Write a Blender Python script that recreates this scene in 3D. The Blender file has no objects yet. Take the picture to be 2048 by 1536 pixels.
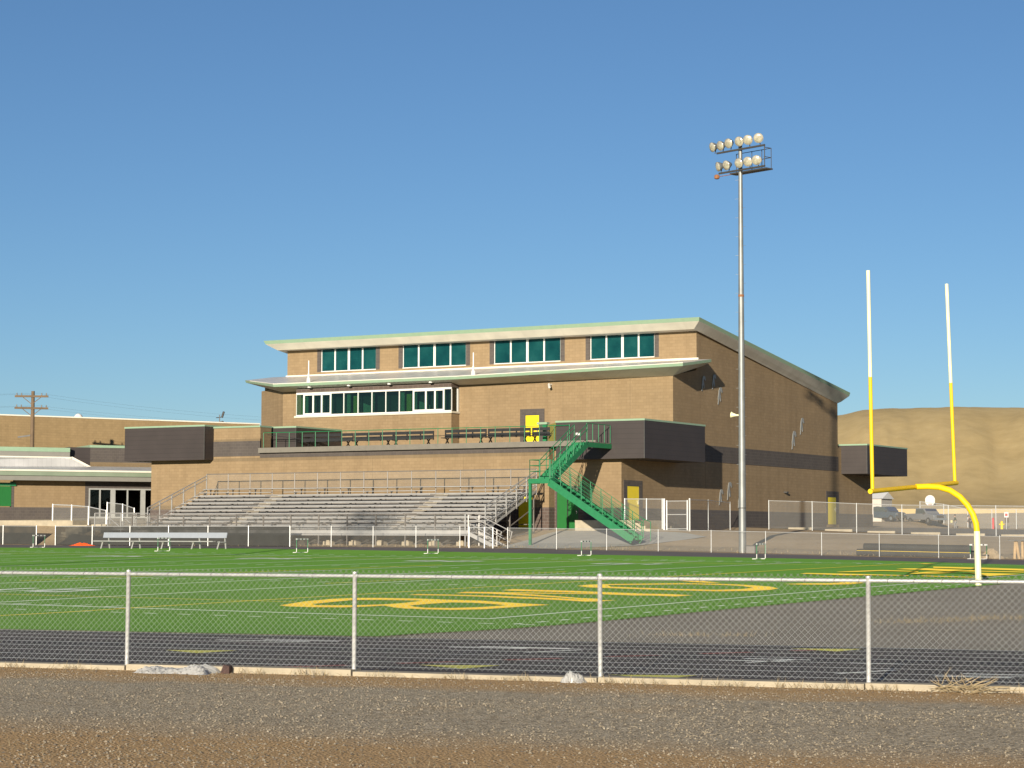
import bpy, bmesh, math, random
import numpy as np
from mathutils import Vector, Matrix

# ------------------------------------------------------------------ camera, sky, sun, exposure
scene = bpy.context.scene
col = scene.collection
random.seed(7)
rng = np.random.default_rng(11)

CAM_H, PITCH, ROLL, YAW, FPX = 1.677, 0.0707961, 0.0022014, -0.5306263, 4300.44
fw = Vector((math.sin(YAW)*math.cos(PITCH), math.cos(YAW)*math.cos(PITCH), math.sin(PITCH)))
rt = Vector((math.cos(YAW), -math.sin(YAW), 0))
up = rt.cross(fw)
r_ = rt*math.cos(ROLL)+up*math.sin(ROLL)
u_ = -rt*math.sin(ROLL)+up*math.cos(ROLL)
cd = bpy.data.cameras.new('camera')
cam = bpy.data.objects.new('camera', cd); col.objects.link(cam)
cam.matrix_world = Matrix(((r_.x, u_.x, -fw.x, 0), (r_.y, u_.y, -fw.y, 0), (r_.z, u_.z, -fw.z, CAM_H), (0, 0, 0, 1)))
cd.sensor_width = 36.0; cd.lens = 36.0*FPX/2048.0
cd.clip_start = 0.1; cd.clip_end = 5000
scene.camera = cam

SUN_AZ, SUN_EL = math.radians(16.1), math.radians(12.3)     # azimuth from -Y towards +X
to_sun = Vector((math.sin(SUN_AZ)*math.cos(SUN_EL), -math.cos(SUN_AZ)*math.cos(SUN_EL), math.sin(SUN_EL)))
sd = bpy.data.lights.new('sun', 'SUN'); sun = bpy.data.objects.new('sun', sd); col.objects.link(sun)
sd.energy = 4.6; sd.angle = math.radians(0.53); sd.color = (1.0, 0.91, 0.755)
sun.rotation_euler = to_sun.to_track_quat('Z', 'Y').to_euler()

w = bpy.data.worlds.new('World'); scene.world = w; w.use_nodes = True
nt = w.node_tree; bg = nt.nodes['Background']
sky = nt.nodes.new('ShaderNodeTexSky'); sky.sky_type = 'NISHITA'; sky.sun_disc = False
sky.sun_elevation = SUN_EL
sky.sun_rotation = math.atan2(to_sun.x, to_sun.y)
sky.altitude = 1400; sky.air_density = 1.0; sky.dust_density = 0.1; sky.ozone_density = 4.2
nt.links.new(sky.outputs['Color'], bg.inputs['Color'])
bg.inputs['Strength'].default_value = 0.058
scene.view_settings.view_transform = 'Standard'; scene.view_settings.look = 'None'
scene.view_settings.gamma = 1.0; scene.view_settings.exposure = 0.7
scene.view_settings.use_curve_mapping = False

# ------------------------------------------------------------------ terrain height
XC, YC, WD = -22.19, 36.9, 48.77          # end line x, near sideline y, field width
def zfield(x, y):
    t = (y-YC-WD/2)/(WD/2)
    return .022*np.clip(1-t*t, -1, 1)-.00496*(x-XC)+.01006*(y-YC)
ROWS = [(-200, [(0, 0)]), (31, [(0, 0)]),
 (93, [(-250, 1.0), (-89, .94), (-71, .97), (-61, .90), (-50, .77), (-39, .65), (-34, .57), (-28.5, .45), (-15, .3), (100, .2)]),
 (102.5, [(-250, 1.15), (-98, 1.09), (-93, 1.05), (-78, 1.05), (-63, 1.03), (-54, .94), (-48, .86), (-39, .69), (-33, .61), (-20, .45), (100, .3)]),
 (106, [(-250, 2.6), (-99, 2.45), (-94.5, 2.3), (-91, 1.5), (-88, 1.2), (-78, 1.15), (-64, 1.15), (-58, 1.25), (-48, 1.05), (-39, .9), (-30, .75), (100, .5)]),
 (109, [(-250, 2.75), (-97, 2.65), (-94, 2.3), (-88, 1.5), (-64, 1.5), (-58, 1.6), (-48, 1.35), (-39, 1.1), (-30, .95), (100, .6)]),
 (114.7, [(-250, 2.9), (-97, 2.85), (-92, 2.5), (-80, 2.1), (-62, 2.14), (-56, 2.05), (-48, 1.65), (-39, 1.4), (-30, 1.2), (100, .8)]),
 (128, [(-250, 2.9), (-97, 2.9), (-62, 2.3), (-60, 2.0), (-56, 2.17), (-53, 2.08), (-50, 1.92), (-47, 1.82), (-41, 1.77), (-30, 1.6), (100, 1.2)]),
 (130.5, [(-250, 2.9), (-97, 2.9), (-59, 2.30), (-56, 2.22), (-51, 2.0), (-45, 1.82), (-40, 1.72), (-30, 1.6), (100, 1.3)]),
 (136, [(-250, 2.9), (-62, 2.42), (-56, 2.2), (-50, 1.95), (-40, 1.75), (100, 1.5)]),
 (156, [(-250, 2.9), (-62, 2.6), (-58, 2.3), (-50, 2.0), (-40, 1.8), (100, 1.6)]),
 (230, [(-400, 3.2), (-90, 3.3), (-86, 3.3), (-82.5, 2.45), (-75, 2.4), (-60, 2.35), (100, 2.2)]),
 (247, [(-400, 3.8), (-92, 3.7), (-87, 3.6), (-83, 2.65), (-75, 2.55), (-60, 2.5), (100, 2.3)]),
 (285, [(-400, 5.5), (-105, 5.3), (-60, 5.0), (100, 4.5)]),
 (900, [(0, 8)])]
RY = np.array([r[0] for r in ROWS])
def zg(x, y):
    x, y = np.broadcast_arrays(np.asarray(x, float), np.asarray(y, float))
    zs = np.stack([np.interp(x, [a for a, b in r[1]], [b for a, b in r[1]]) for r in ROWS])
    i = np.clip(np.searchsorted(RY, y, side='right')-1, 0, len(RY)-2)
    t = np.clip((y-RY[i])/(RY[i+1]-RY[i]), 0, 1)
    z0 = np.take_along_axis(zs, i[None], 0)[0]; z1 = np.take_along_axis(zs, i[None]+1, 0)[0]
    z = z0+(z1-z0)*t
    f = zfield(x, y); zend = zfield(x, YC+WD)
    zT = np.interp(x, [a for a, b in ROWS[2][1]], [b for a, b in ROWS[2][1]])
    z = np.where((y > 31) & (y <= YC), f*np.clip((y-31)/(YC-31), 0, 1), z)
    z = np.where((y > YC) & (y <= YC+WD), f, z)
    z = np.where((y > YC+WD) & (y < 93), zend+(zT-zend)*np.clip((y-YC-WD)/(93-YC-WD), 0, 1), z)
    return z
def gz(x, y): return float(zg(x, y))

# ------------------------------------------------------------------ materials
def newmat(name):
    m = bpy.data.materials.new(name); m.use_nodes = True
    t = m.node_tree; b = t.nodes['Principled BSDF']
    return m, t, b
def N(t, typ, **kw):
    n = t.nodes.new(typ)
    for k, v in kw.items():
        if k in n.inputs: n.inputs[k].default_value = v
        else: setattr(n, k, v)
    return n
def ramp(t, fac, stops):
    n = t.nodes.new('ShaderNodeValToRGB'); e = n.color_ramp.elements
    while len(e) < len(stops): e.new(.5)
    for i, (p, c) in enumerate(stops): e[i].position = p; e[i].color = (*c, 1)
    t.links.new(fac, n.inputs['Fac']); return n.outputs['Color']
def wpos(t): return t.nodes.new('ShaderNodeNewGeometry').outputs['Position']
def sc(c, k): return tuple(min(1, v*k) for v in c)
def mat(name, c, rough=.6, metal=0., var=.12, scale=3., bump=0., spec=.5, fine=0.):
    m, t, b = newmat(name)
    b.inputs['Roughness'].default_value = rough; b.inputs['Metallic'].default_value = metal
    b.inputs['Specular IOR Level'].default_value = spec
    p = wpos(t)
    n = N(t, 'ShaderNodeTexNoise', Scale=scale, Detail=6., Roughness=.62); t.links.new(p, n.inputs['Vector'])
    o = ramp(t, n.outputs['Fac'], [(.28, sc(c, 1-var)), (.72, sc(c, 1+var))])
    t.links.new(o, b.inputs['Base Color'])
    if bump:
        bm = N(t, 'ShaderNodeBump', Strength=bump, Distance=.02); n2 = N(t, 'ShaderNodeTexNoise', Scale=scale*8, Detail=5.)
        t.links.new(p, n2.inputs['Vector']); t.links.new(n2.outputs['Fac'], bm.inputs['Height']); t.links.new(bm.outputs['Normal'], b.inputs['Normal'])
    return m
def brick(name, c1, c2, mortar, bw=.4, bh=.2, ms=.010, stain=.10):
    m, t, b = newmat(name); b.inputs['Roughness'].default_value = .85
    p = wpos(t); s = N(t, 'ShaderNodeSeparateXYZ'); t.links.new(p, s.inputs[0])
    a = N(t, 'ShaderNodeMath', operation='ADD'); t.links.new(s.outputs[0], a.inputs[0]); t.links.new(s.outputs[1], a.inputs[1])
    cb = N(t, 'ShaderNodeCombineXYZ'); t.links.new(a.outputs[0], cb.inputs[0]); t.links.new(s.outputs[2], cb.inputs[1])
    br = N(t, 'ShaderNodeTexBrick', Scale=1.); br.inputs['Color1'].default_value = (*c1, 1); br.inputs['Color2'].default_value = (*c2, 1)
    br.inputs['Mortar'].default_value = (*mortar, 1); br.inputs['Mortar Size'].default_value = ms
    br.inputs['Brick Width'].default_value = bw; br.inputs['Row Height'].default_value = bh; br.inputs['Bias'].default_value = -.1
    br.inputs['Mortar Smooth'].default_value = .3
    t.links.new(cb.outputs[0], br.inputs['Vector'])
    n = N(t, 'ShaderNodeTexNoise', Scale=.35, Detail=7., Roughness=.65); t.links.new(p, n.inputs['Vector'])
    mx = N(t, 'ShaderNodeMix', data_type='RGBA', blend_type='MULTIPLY'); mx.inputs[0].default_value = 1
    o = ramp(t, n.outputs['Fac'], [(.3, (1-stain,)*3), (.7, (1, 1, 1))])
    t.links.new(br.outputs['Color'], mx.inputs[6]); t.links.new(o, mx.inputs[7])
    mp = N(t, 'ShaderNodeMapping'); mp.inputs['Scale'].default_value = (2.2, 2.2, .16); t.links.new(p, mp.inputs['Vector'])      # water streaks
    n2 = N(t, 'ShaderNodeTexNoise', Scale=1., Detail=5., Roughness=.6); t.links.new(mp.outputs[0], n2.inputs['Vector'])
    o2 = ramp(t, n2.outputs['Fac'], [(.32, (.90, .89, .87)), (.6, (1, 1, 1))])
    mx2 = N(t, 'ShaderNodeMix', data_type='RGBA', blend_type='MULTIPLY'); mx2.inputs[0].default_value = 1
    t.links.new(mx.outputs[2], mx2.inputs[6]); t.links.new(o2, mx2.inputs[7]); t.links.new(mx2.outputs[2], b.inputs['Base Color'])
    bm = N(t, 'ShaderNodeBump', Strength=.35, Distance=.01, invert=True); t.links.new(br.outputs['Fac'], bm.inputs['Height']); t.links.new(bm.outputs['Normal'], b.inputs['Normal'])
    return m
def ribbed(name, c, pitch=.4, axis=2, rough=.45, metal=0., depth=.25):
    """sheet metal with fine joints every pitch metres along an axis (0 x, 1 y, 2 z, 3 x+y)"""
    m, t, b = newmat(name); b.inputs['Roughness'].default_value = rough; b.inputs['Metallic'].default_value = metal
    p = wpos(t); s = N(t, 'ShaderNodeSeparateXYZ'); t.links.new(p, s.inputs[0])
    v = s.outputs[min(axis, 2)]
    if axis == 3:
        a = N(t, 'ShaderNodeMath', operation='ADD'); t.links.new(s.outputs[0], a.inputs[0]); t.links.new(s.outputs[1], a.inputs[1]); v = a.outputs[0]
    d = N(t, 'ShaderNodeMath', operation='DIVIDE'); t.links.new(v, d.inputs[0]); d.inputs[1].default_value = pitch
    f = N(t, 'ShaderNodeMath', operation='FRACT'); t.links.new(d.outputs[0], f.inputs[0])
    n = N(t, 'ShaderNodeTexNoise', Scale=.8, Detail=5.); t.links.new(p, n.inputs['Vector'])
    o1 = ramp(t, n.outputs['Fac'], [(.3, sc(c, .88)), (.7, sc(c, 1.1))])
    o2 = ramp(t, f.outputs[0], [(.0, (1-depth,)*3), (.1, (1, 1, 1))])
    mx = N(t, 'ShaderNodeMix', data_type='RGBA', blend_type='MULTIPLY'); mx.inputs[0].default_value = 1
    t.links.new(o1, mx.inputs[6]); t.links.new(o2, mx.inputs[7]); t.links.new(mx.outputs[2], b.inputs['Base Color'])
    return m
def glass(name, tint, refl=.5):
    m, t, b = newmat(name); out = t.nodes['Material Output']
    tr = N(t, 'ShaderNodeBsdfTransparent'); tr.inputs[0].default_value = (*tint, 1)
    gl = N(t, 'ShaderNodeBsdfGlossy'); gl.inputs['Roughness'].default_value = .03; gl.inputs[0].default_value = (*[min(1, .6+v*.4) for v in tint], 1)
    fr = N(t, 'ShaderNodeFresnel', IOR=1.5); mu = N(t, 'ShaderNodeMath', operation='MULTIPLY'); mu.inputs[1].default_value = refl*2
    t.links.new(fr.outputs[0], mu.inputs[0])
    mx = N(t, 'ShaderNodeMixShader'); t.links.new(mu.outputs[0], mx.inputs[0]); t.links.new(tr.outputs[0], mx.inputs[1]); t.links.new(gl.outputs[0], mx.inputs[2])
    t.links.new(mx.outputs[0], out.inputs[0]); return m
def screen(name, c, cover, rough=.7, metal=0.):
    """woven wire or mesh fabric: covers part of what is behind"""
    m, t, b = newmat(name); out = t.nodes['Material Output']
    b.inputs['Base Color'].default_value = (*c, 1); b.inputs['Roughness'].default_value = rough; b.inputs['Metallic'].default_value = metal
    tr = N(t, 'ShaderNodeBsdfTransparent'); mx = N(t, 'ShaderNodeMixShader')
    n = N(t, 'ShaderNodeTexNoise', Scale=1.3, Detail=3.); t.links.new(wpos(t), n.inputs['Vector'])
    mr = N(t, 'ShaderNodeMapRange'); mr.inputs[1].default_value = .3; mr.inputs[2].default_value = .7
    mr.inputs[3].default_value = cover*.9; mr.inputs[4].default_value = min(1, cover*1.1); t.links.new(n.outputs['Fac'], mr.inputs[0])
    t.links.new(mr.outputs[0], mx.inputs[0]); t.links.new(tr.outputs[0], mx.inputs[1]); t.links.new(b.outputs[0], mx.inputs[2])
    t.links.new(mx.outputs[0], out.inputs[0]); return m

TAN = brick('tan block', (.280, .194, .104), (.250, .171, .090), (.228, .156, .082), bw=.4, bh=.2, ms=.012, stain=.15)
TAN2 = brick('sandy block', (.20, .142, .078), (.185, .13, .07), (.155, .11, .058))
DARK = brick('dark brick', (.085, .070, .060), (.07, .058, .052), (.115, .096, .083), bw=.4, bh=.2, ms=.01)
RED = brick('brown brick', (.105, .072, .058), (.085, .06, .05), (.15, .128, .11), bw=.4, bh=.2, ms=.016)
CLAD = ribbed('brown metal siding', (.038, .029, .0265), .3, 2, .6, 0, .55)
SOFF = ribbed('soffit metal', (.58, .56, .50), 1.2, 3, .55, 0, .1)
CREAM = ribbed('cream metal', (.60, .56, .46), 3., 0, .5, 0, .06)
ROOFM = ribbed('standing seam roof', (.62, .60, .57), .46, 3, .42, .25, .22)
FASC = mat('pale green trim', (.235, .335, .225), .45, var=.06)
FLASH = mat('flashing', (.66, .62, .52), .45, var=.05)
CONC = mat('concrete', (.40, .38, .33), .85, var=.10, scale=1.2, bump=.15)
CONC2 = mat('pale concrete', (.37, .315, .225), .85, var=.16, scale=2.2, bump=.3)
YEL = mat('yellow door paint', (.80, .60, .012), .4, var=.04)
YELP = mat('goal yellow', (.80, .50, .006), .5, var=.07, scale=2., spec=.35)
PALEY = mat('pale yellow paint', (.80, .76, .46), .4, var=.05)
GREEN = mat('green steel paint', (.010, .155, .056), .5, var=.16, scale=5.)
GREEND = mat('green door paint', (.010, .12, .022), .45, var=.06)
WHITE = mat('white metal', (.66, .64, .60), .4, var=.05)
ALU = mat('aluminium', (.50, .48, .45), .45, .55, var=.12, scale=2.)
ALUD = mat('weathered aluminium', (.19, .17, .15), .5, .3, var=.15, scale=2.)
GALV = mat('galvanised steel', (.52, .52, .505), .38, .35, var=.18, scale=14.)
GALVW = mat('galvanised wire', (.29, .29, .265), .55, .2, var=.25, scale=5.)
POLEM = mat('galvanised pole', (.24, .245, .235), .5, .45, var=.2, scale=1.2)
BLACK = mat('black powder coat', (.018, .018, .018), .5, var=.2)
STEEL = mat('dark steel', (.07, .065, .06), .5, .3, var=.2)
GREY = mat('grey cabinet', (.17, .155, .14), .6, var=.1)
PVC = mat('black plastic pipe', (.013, .013, .013), .75, var=.3)
ORANGE = mat('orange plastic', (.80, .10, .015), .5, var=.12, scale=6)
WOOD = mat('weathered wood', (.42, .28, .14), .8, var=.25, scale=3)
POLEW = mat('pole wood', (.15, .10, .058), .85, var=.2, scale=2)
STRAW = mat('dry straw', (.34, .26, .145), .8, var=.2, scale=8)
TYRE = mat('tyre rubber', (.02, .02, .02), .8)
CHROME = mat('bright metal', (.6, .6, .6), .25, .9, var=.03)
RUST = mat('rust', (.26, .11, .045), .8, var=.3, scale=6)
LAMPG = mat('lamp lens', (.58, .52, .40), .2, .4, var=.45, scale=7.)
REFL = mat('lamp reflector', (.75, .62, .40), .22, .85, var=.08)
WINP = glass('press box glass', (.44, .62, .54), .55)
WINC = glass('teal glass', (.16, .50, .48), .5)
WIND = glass('dark door glass', (.14, .22, .20), .5)
TINTW = mat('interior wall', (.18, .26, .22), .8)
INTW = mat('interior pale', (.42, .48, .40), .8)
INTY = mat('interior yellow', (.34, .30, .06), .8)
INTD = mat('interior dark', (.035, .05, .05), .9)
TEALB = mat('teal blind', (.03, .135, .125), .6, var=.1)
ART = mat('wall figure metal', (.25, .25, .235), .5, var=.1)
LINK = screen('chain link', (.40, .39, .36), .16, .5, .3)
WINDS = screen('windscreen fabric', (.040, .040, .036), .90, .9)
PLAST = screen('translucent plastic', (.42, .41, .39), .80, .28)
TURF = None

def groundmat(name, cols, scale, detail_scale, spots=None, rough=.95, bump=.5, bscale=None, mixscale=.25):
    m, t, b = newmat(name); b.inputs['Roughness'].default_value = rough; b.inputs['Specular IOR Level'].default_value = .2
    p = wpos(t)
    n1 = N(t, 'ShaderNodeTexNoise', Scale=mixscale, Detail=8., Roughness=.65); t.links.new(p, n1.inputs['Vector'])
    n2 = N(t, 'ShaderNodeTexNoise', Scale=detail_scale, Detail=8., Roughness=.7); t.links.new(p, n2.inputs['Vector'])
    mx0 = N(t, 'ShaderNodeMix', data_type='FLOAT'); mx0.inputs[0].default_value = .45
    t.links.new(n1.outputs['Fac'], mx0.inputs[2]); t.links.new(n2.outputs['Fac'], mx0.inputs[3])
    k = len(cols); o = ramp(t, mx0.outputs[0], [(.33+.34*i/(k-1), c) for i, c in enumerate(cols)])
    if spots:
        v = N(t, 'ShaderNodeTexVoronoi', Scale=scale); t.links.new(p, v.inputs['Vector'])
        sp = N(t, 'ShaderNodeSeparateColor'); t.links.new(v.outputs['Color'], sp.inputs[0])
        kk = len(spots); sc_ = ramp(t, sp.outputs[0], [(i/(kk-1), c) for i, c in enumerate(spots)])
        mx = N(t, 'ShaderNodeMix', data_type='RGBA'); mx.inputs[0].default_value = .78
        t.links.new(o, mx.inputs[6]); t.links.new(sc_, mx.inputs[7]); o = mx.outputs[2]
        hb = v.outputs['Distance']
    else: hb = n2.outputs['Fac']
    t.links.new(o, b.inputs['Base Color'])
    bm = N(t, 'ShaderNodeBump', Strength=bump, Distance=.03); t.links.new(hb, bm.inputs['Height']); t.links.new(bm.outputs['Normal'], b.inputs['Normal'])
    return m
DIRT = groundmat('dirt', [(.30, .225, .135), (.40, .30, .185), (.47, .36, .24)], 6, 5.)
RDIRT = groundmat('reddish dirt', [(.24, .15, .085), (.31, .20, .115), (.36, .26, .16)], 30, 14., [(.17, .12, .075), (.30, .22, .135), (.42, .33, .22)], mixscale=.7)
GRAV = groundmat('gravel', [(.35, .28, .185), (.45, .365, .245), (.53, .435, .30)], 36, 12., [(.10, .08, .055), (.32, .26, .175), (.47, .385, .27), (.72, .61, .44)], bump=.9)
TRACKM = groundmat('black track', [(.072, .062, .058), (.09, .078, .072), (.108, .094, .086)], 60, 9., rough=.9, bump=.2)
TRACKF = groundmat('far track', [(.15, .128, .118), (.17, .145, .135), (.20, .17, .155)], 60, 5., rough=.9, bump=.2)
DECK = mat('deck concrete', (.165, .148, .12), .85, var=.1)
WSOFF = mat('grey wing soffit', (.20, .19, .165), .6, var=.06)
GUTTER = ribbed('gutter metal', (.20, .24, .17), .1, 2, .5, 0, .3)
DZONE = groundmat('grey apron', [(.29, .25, .19), (.335, .29, .22), (.38, .33, .255)], 60, 14., rough=.95, bump=.3)
ASPH = groundmat('asphalt', [(.16, .14, .115), (.19, .165, .135), (.22, .195, .16)], 40, 4., rough=.95, bump=.2)
HILLM = groundmat('bare hill', [(.40, .29, .13), (.485, .355, .165), (.56, .42, .205)], .9, .35, mixscale=.05, bump=.2)
def verge(m):
    t = m.node_tree; b = t.nodes['Principled BSDF']; lk = b.inputs['Base Color'].links[0]; src = lk.from_socket
    p = wpos(t); s_ = N(t, 'ShaderNodeSeparateXYZ'); t.links.new(p, s_.inputs[0])
    a = N(t, 'ShaderNodeMath', operation='MULTIPLY_ADD'); t.links.new(s_.outputs[0], a.inputs[0]); a.inputs[1].default_value = -.185; t.links.new(s_.outputs[1], a.inputs[2])
    n = N(t, 'ShaderNodeTexNoise', Scale=.9, Detail=7., Roughness=.7); t.links.new(p, n.inputs['Vector'])
    n2 = N(t, 'ShaderNodeTexNoise', Scale=26., Detail=6., Roughness=.8); t.links.new(p, n2.inputs['Vector'])
    d = N(t, 'ShaderNodeMath', operation='MULTIPLY_ADD'); t.links.new(n.outputs['Fac'], d.inputs[0]); d.inputs[1].default_value = 2.6; t.links.new(a.outputs[0], d.inputs[2])
    mr = N(t, 'ShaderNodeMapRange'); mr.inputs[1].default_value = 13.; mr.inputs[2].default_value = 26.; t.links.new(d.outputs[0], mr.inputs[0])
    k = lambda y: (y+1.3-13.)/13.
    mask = ramp(t, mr.outputs[0], [(k(16.0), (1, 1, 1)), (k(17.0), (.35, .35, .35)), (k(17.8), (.06,)*3), (k(21.9), (.0,)*3), (k(22.6), (.75,)*3), (k(23.2), (1, 1, 1))])
    n3 = N(t, 'ShaderNodeTexNoise', Scale=.55, Detail=6., Roughness=.7); t.links.new(p, n3.inputs['Vector'])
    patch = ramp(t, n3.outputs['Fac'], [(.56, (0, 0, 0)), (.72, (.5, .5, .5))])
    mxm = N(t, 'ShaderNodeMath', operation='MAXIMUM'); t.links.new(mask, mxm.inputs[0]); t.links.new(patch, mxm.inputs[1])
    dc = ramp(t, n2.outputs['Fac'], [(.3, (.30, .18, .08)), (.5, (.50, .315, .145)), (.68, (.66, .45, .23))])
    mx = N(t, 'ShaderNodeMix', data_type='RGBA'); t.links.new(mxm.outputs[0], mx.inputs[0]); t.links.new(src, mx.inputs[6]); t.links.new(dc, mx.inputs[7]); t.links.new(mx.outputs[2], b.inputs['Base Color'])
verge(GRAV)
TURF = groundmat('artificial turf', [(.088, .222, .018), (.118, .272, .024), (.146, .318, .030)], 300, 30., mixscale=.10, bump=.4)
PAINTW = mat('white line paint', (.86, .88, .80), .8, var=.1, scale=9)
PAINTY = mat('yellow field paint', (.95, .64, .025), .8, var=.06, scale=9)
PAINTT = mat('yellow track paint', (.75, .70, .12), .8, var=.15, scale=9)
PAINTR = mat('red track paint', (.30, .07, .055), .8, var=.2, scale=9)

for m_, tint in ((TURF, (.20, .48, .06)), (PAINTW, (1, 1, .95)), (PAINTY, (1, .72, .06))):      # upright plastic fibres
    b_ = m_.node_tree.nodes['Principled BSDF']; b_.inputs['Sheen Weight'].default_value = .2 if m_ is PAINTY else .09; b_.inputs['Sheen Roughness'].default_value = .45; b_.inputs['Sheen Tint'].default_value = (*tint, 1)
# teal tinted glass: a mottled diffuse layer paints in the sky it would reflect
t_ = WINC.node_tree; mx_ = [n for n in t_.nodes if n.type == 'MIX_SHADER'][0]; df = N(t_, 'ShaderNodeBsdfDiffuse'); nz_ = N(t_, 'ShaderNodeTexNoise', Scale=.55, Detail=4., Roughness=.6); t_.links.new(wpos(t_), nz_.inputs['Vector']); t_.links.new(ramp(t_, nz_.outputs['Fac'], [(.32, (.005, .058, .066)), (.5, (.010, .09, .092)), (.7, (.024, .135, .13))]), df.inputs[0])
m2_ = N(t_, 'ShaderNodeMixShader'); m2_.inputs[0].default_value = .5; t_.links.new(mx_.outputs[0], m2_.inputs[1]); t_.links.new(df.outputs[0], m2_.inputs[2]); t_.links.new(m2_.outputs[0], t_.nodes['Material Output'].inputs[0])

# ------------------------------------------------------------------ mesh helper
class MB:
    def __init__(s): s.v = []; s.f = []
    def add(s, vs, fs):
        o = len(s.v); s.v += [tuple(map(float, v)) for v in vs]; s.f += [tuple(i+o for i in f) for f in fs]; return s
    def box(s, x0, x1, y0, y1, z0, z1):
        return s.add([(x0, y0, z0), (x1, y0, z0), (x1, y1, z0), (x0, y1, z0), (x0, y0, z1), (x1, y0, z1), (x1, y1, z1), (x0, y1, z1)],
                     [(0, 3, 2, 1), (4, 5, 6, 7), (0, 1, 5, 4), (1, 2, 6, 5), (2, 3, 7, 6), (3, 0, 4, 7)])
    def poly(s, *pts): return s.add(pts, [tuple(range(len(pts)))])
    def prism(s, pts, d):
        """closed planar outline extruded by vector d"""
        n = len(pts); q = [tuple(a+b for a, b in zip(p, d)) for p in pts]
        return s.add(list(pts)+q, [tuple(range(n-1, -1, -1)), tuple(range(n, 2*n))]+[(i, (i+1) % n, n+(i+1) % n, n+i) for i in range(n)])
    def beam(s, a, b, w, h):
        """box bar from a to b, width w (horizontal), height h"""
        a = Vector(a); b = Vector(b); d = (b-a).normalized(); ref = Vector((0, 0, 1)) if abs(d.z) < .98 else Vector((0, 1, 0))
        x = d.cross(ref).normalized()*w/2; y = x.cross(d).normalized()*h/2
        return s.add([a-x-y, a+x-y, a+x+y, a-x+y, b-x-y, b+x-y, b+x+y, b-x+y], [(0, 3, 2, 1), (4, 5, 6, 7), (0, 1, 5, 4), (1, 2, 6, 5), (2, 3, 7, 6), (3, 0, 4, 7)])
    def tube(s, pts, r, n=8, caps=True):
        pts = [Vector(p) for p in pts]; rs = r if isinstance(r, (list, tuple)) else [r]*len(pts)
        rings = []; prev = None
        for i, p in enumerate(pts):
            d = (pts[min(i+1, len(pts)-1)]-pts[max(i-1, 0)]).normalized()
            if prev is None:
                ref = Vector((0, 0, 1)) if abs(d.z) < .9 else Vector((1, 0, 0)); x = d.cross(ref).normalized()
            else: x = (prev-d*prev.dot(d)).normalized()
            prev = x; y = d.cross(x)
            rings.append([p+(x*math.cos(2*math.pi*k/n)+y*math.sin(2*math.pi*k/n))*rs[i] for k in range(n)])
        o = len(s.v); s.v += [tuple(v) for R in rings for v in R]
        for i in range(len(pts)-1):
            for k in range(n): s.f.append((o+i*n+k, o+i*n+(k+1) % n, o+(i+1)*n+(k+1) % n, o+(i+1)*n+k))
        if caps: s.f.append(tuple(o+k for k in range(n-1, -1, -1))); s.f.append(tuple(o+(len(pts)-1)*n+k for k in range(n)))
        return s
    def build(s, name, m, parent=None, smooth=False, local=False, bevel=0):
        off = Vector((0, 0, 0))
        if parent is not None and not local:
            q = parent
            while q is not None: off += q.location; q = q.parent
        me = bpy.data.meshes.new(name); me.from_pydata([(a-off.x, b-off.y, c-off.z) for a, b, c in s.v], [], s.f)
        bm = bmesh.new(); bm.from_mesh(me); bmesh.ops.recalc_face_normals(bm, faces=bm.faces); bm.to_mesh(me); bm.free()
        for x in (m if isinstance(m, list) else [m]): me.materials.append(x)
        if smooth:
            for p in me.polygons: p.use_smooth = True
            me.set_sharp_from_angle(angle=math.radians(42))
        o = bpy.data.objects.new(name, me); col.objects.link(o)
        if parent is not None: o.parent = parent
        if bevel:
            b = o.modifiers.new('bevel', 'BEVEL'); b.width = bevel; b.segments = 2; b.limit_method = 'ANGLE'
        return o
def tag(o, label=None, cat=None, group=None, kind=None):
    if label: o['label'] = label
    if cat: o['category'] = cat
    if group: o['group'] = group
    if kind: o['kind'] = kind
    return o
def thing(name, label, cat, loc=(0, 0, 0), group=None):
    o = bpy.data.objects.new(name, None); col.objects.link(o); o.location = loc; o.empty_display_size = .3
    return tag(o, label, cat, group)
KIDS = {}
def copy_tree(o, parent=None):
    c = o.copy(); col.objects.link(c)
    if parent is not None: c.parent = parent
    for ch in [k for k in list(col.objects) if k.parent is o]: copy_tree(ch, c)
    return c
def struct(name, mb, m, smooth=False): return tag(mb.build(name, m, smooth=smooth), kind='structure')

# ------------------------------------------------------------------ ground, sheets
def gridsheet(name, xs, ylo, yhi, ny, m, dz, kind='structure', ys=None, noise=0):
    mb = MB(); xs = np.asarray(xs, float)
    if ys is not None: ny = len(ys)
    tt = np.linspace(0, 1, ny)
    X = np.repeat(xs[:, None], ny, 1); lo = np.array([ylo(x) for x in xs]); hi = np.array([yhi(x) for x in xs])
    Y = lo[:, None]+(hi-lo)[:, None]*tt[None] if ys is None else np.repeat(np.asarray(ys, float)[None], len(xs), 0)
    ny = Y.shape[1]
    Z = zg(X, Y)+dz
    if noise: Z = Z+rng.normal(0, noise, Z.shape)
    mb.v = list(zip(X.ravel().tolist(), Y.ravel().tolist(), Z.ravel().tolist()))
    mb.f = [(i*ny+j, (i+1)*ny+j, (i+1)*ny+j+1, i*ny+j+1) for i in range(len(xs)-1) for j in range(ny-1)]
    o = mb.build(name, m, smooth=True)
    if kind: o['kind'] = kind
    return o
FXA = lambda x: 22.0+.185*(x+11.7)          # near fence line
TEY = lambda x: max(30.0+.182*(x+18.0), 26.0)   # near turf edge
XT = -19.95                                 # turf end, beside the apron
gx = np.concatenate([[-700, -400, -250], np.arange(-180, 61, 3.0), [100, 200, 400]])
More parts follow.
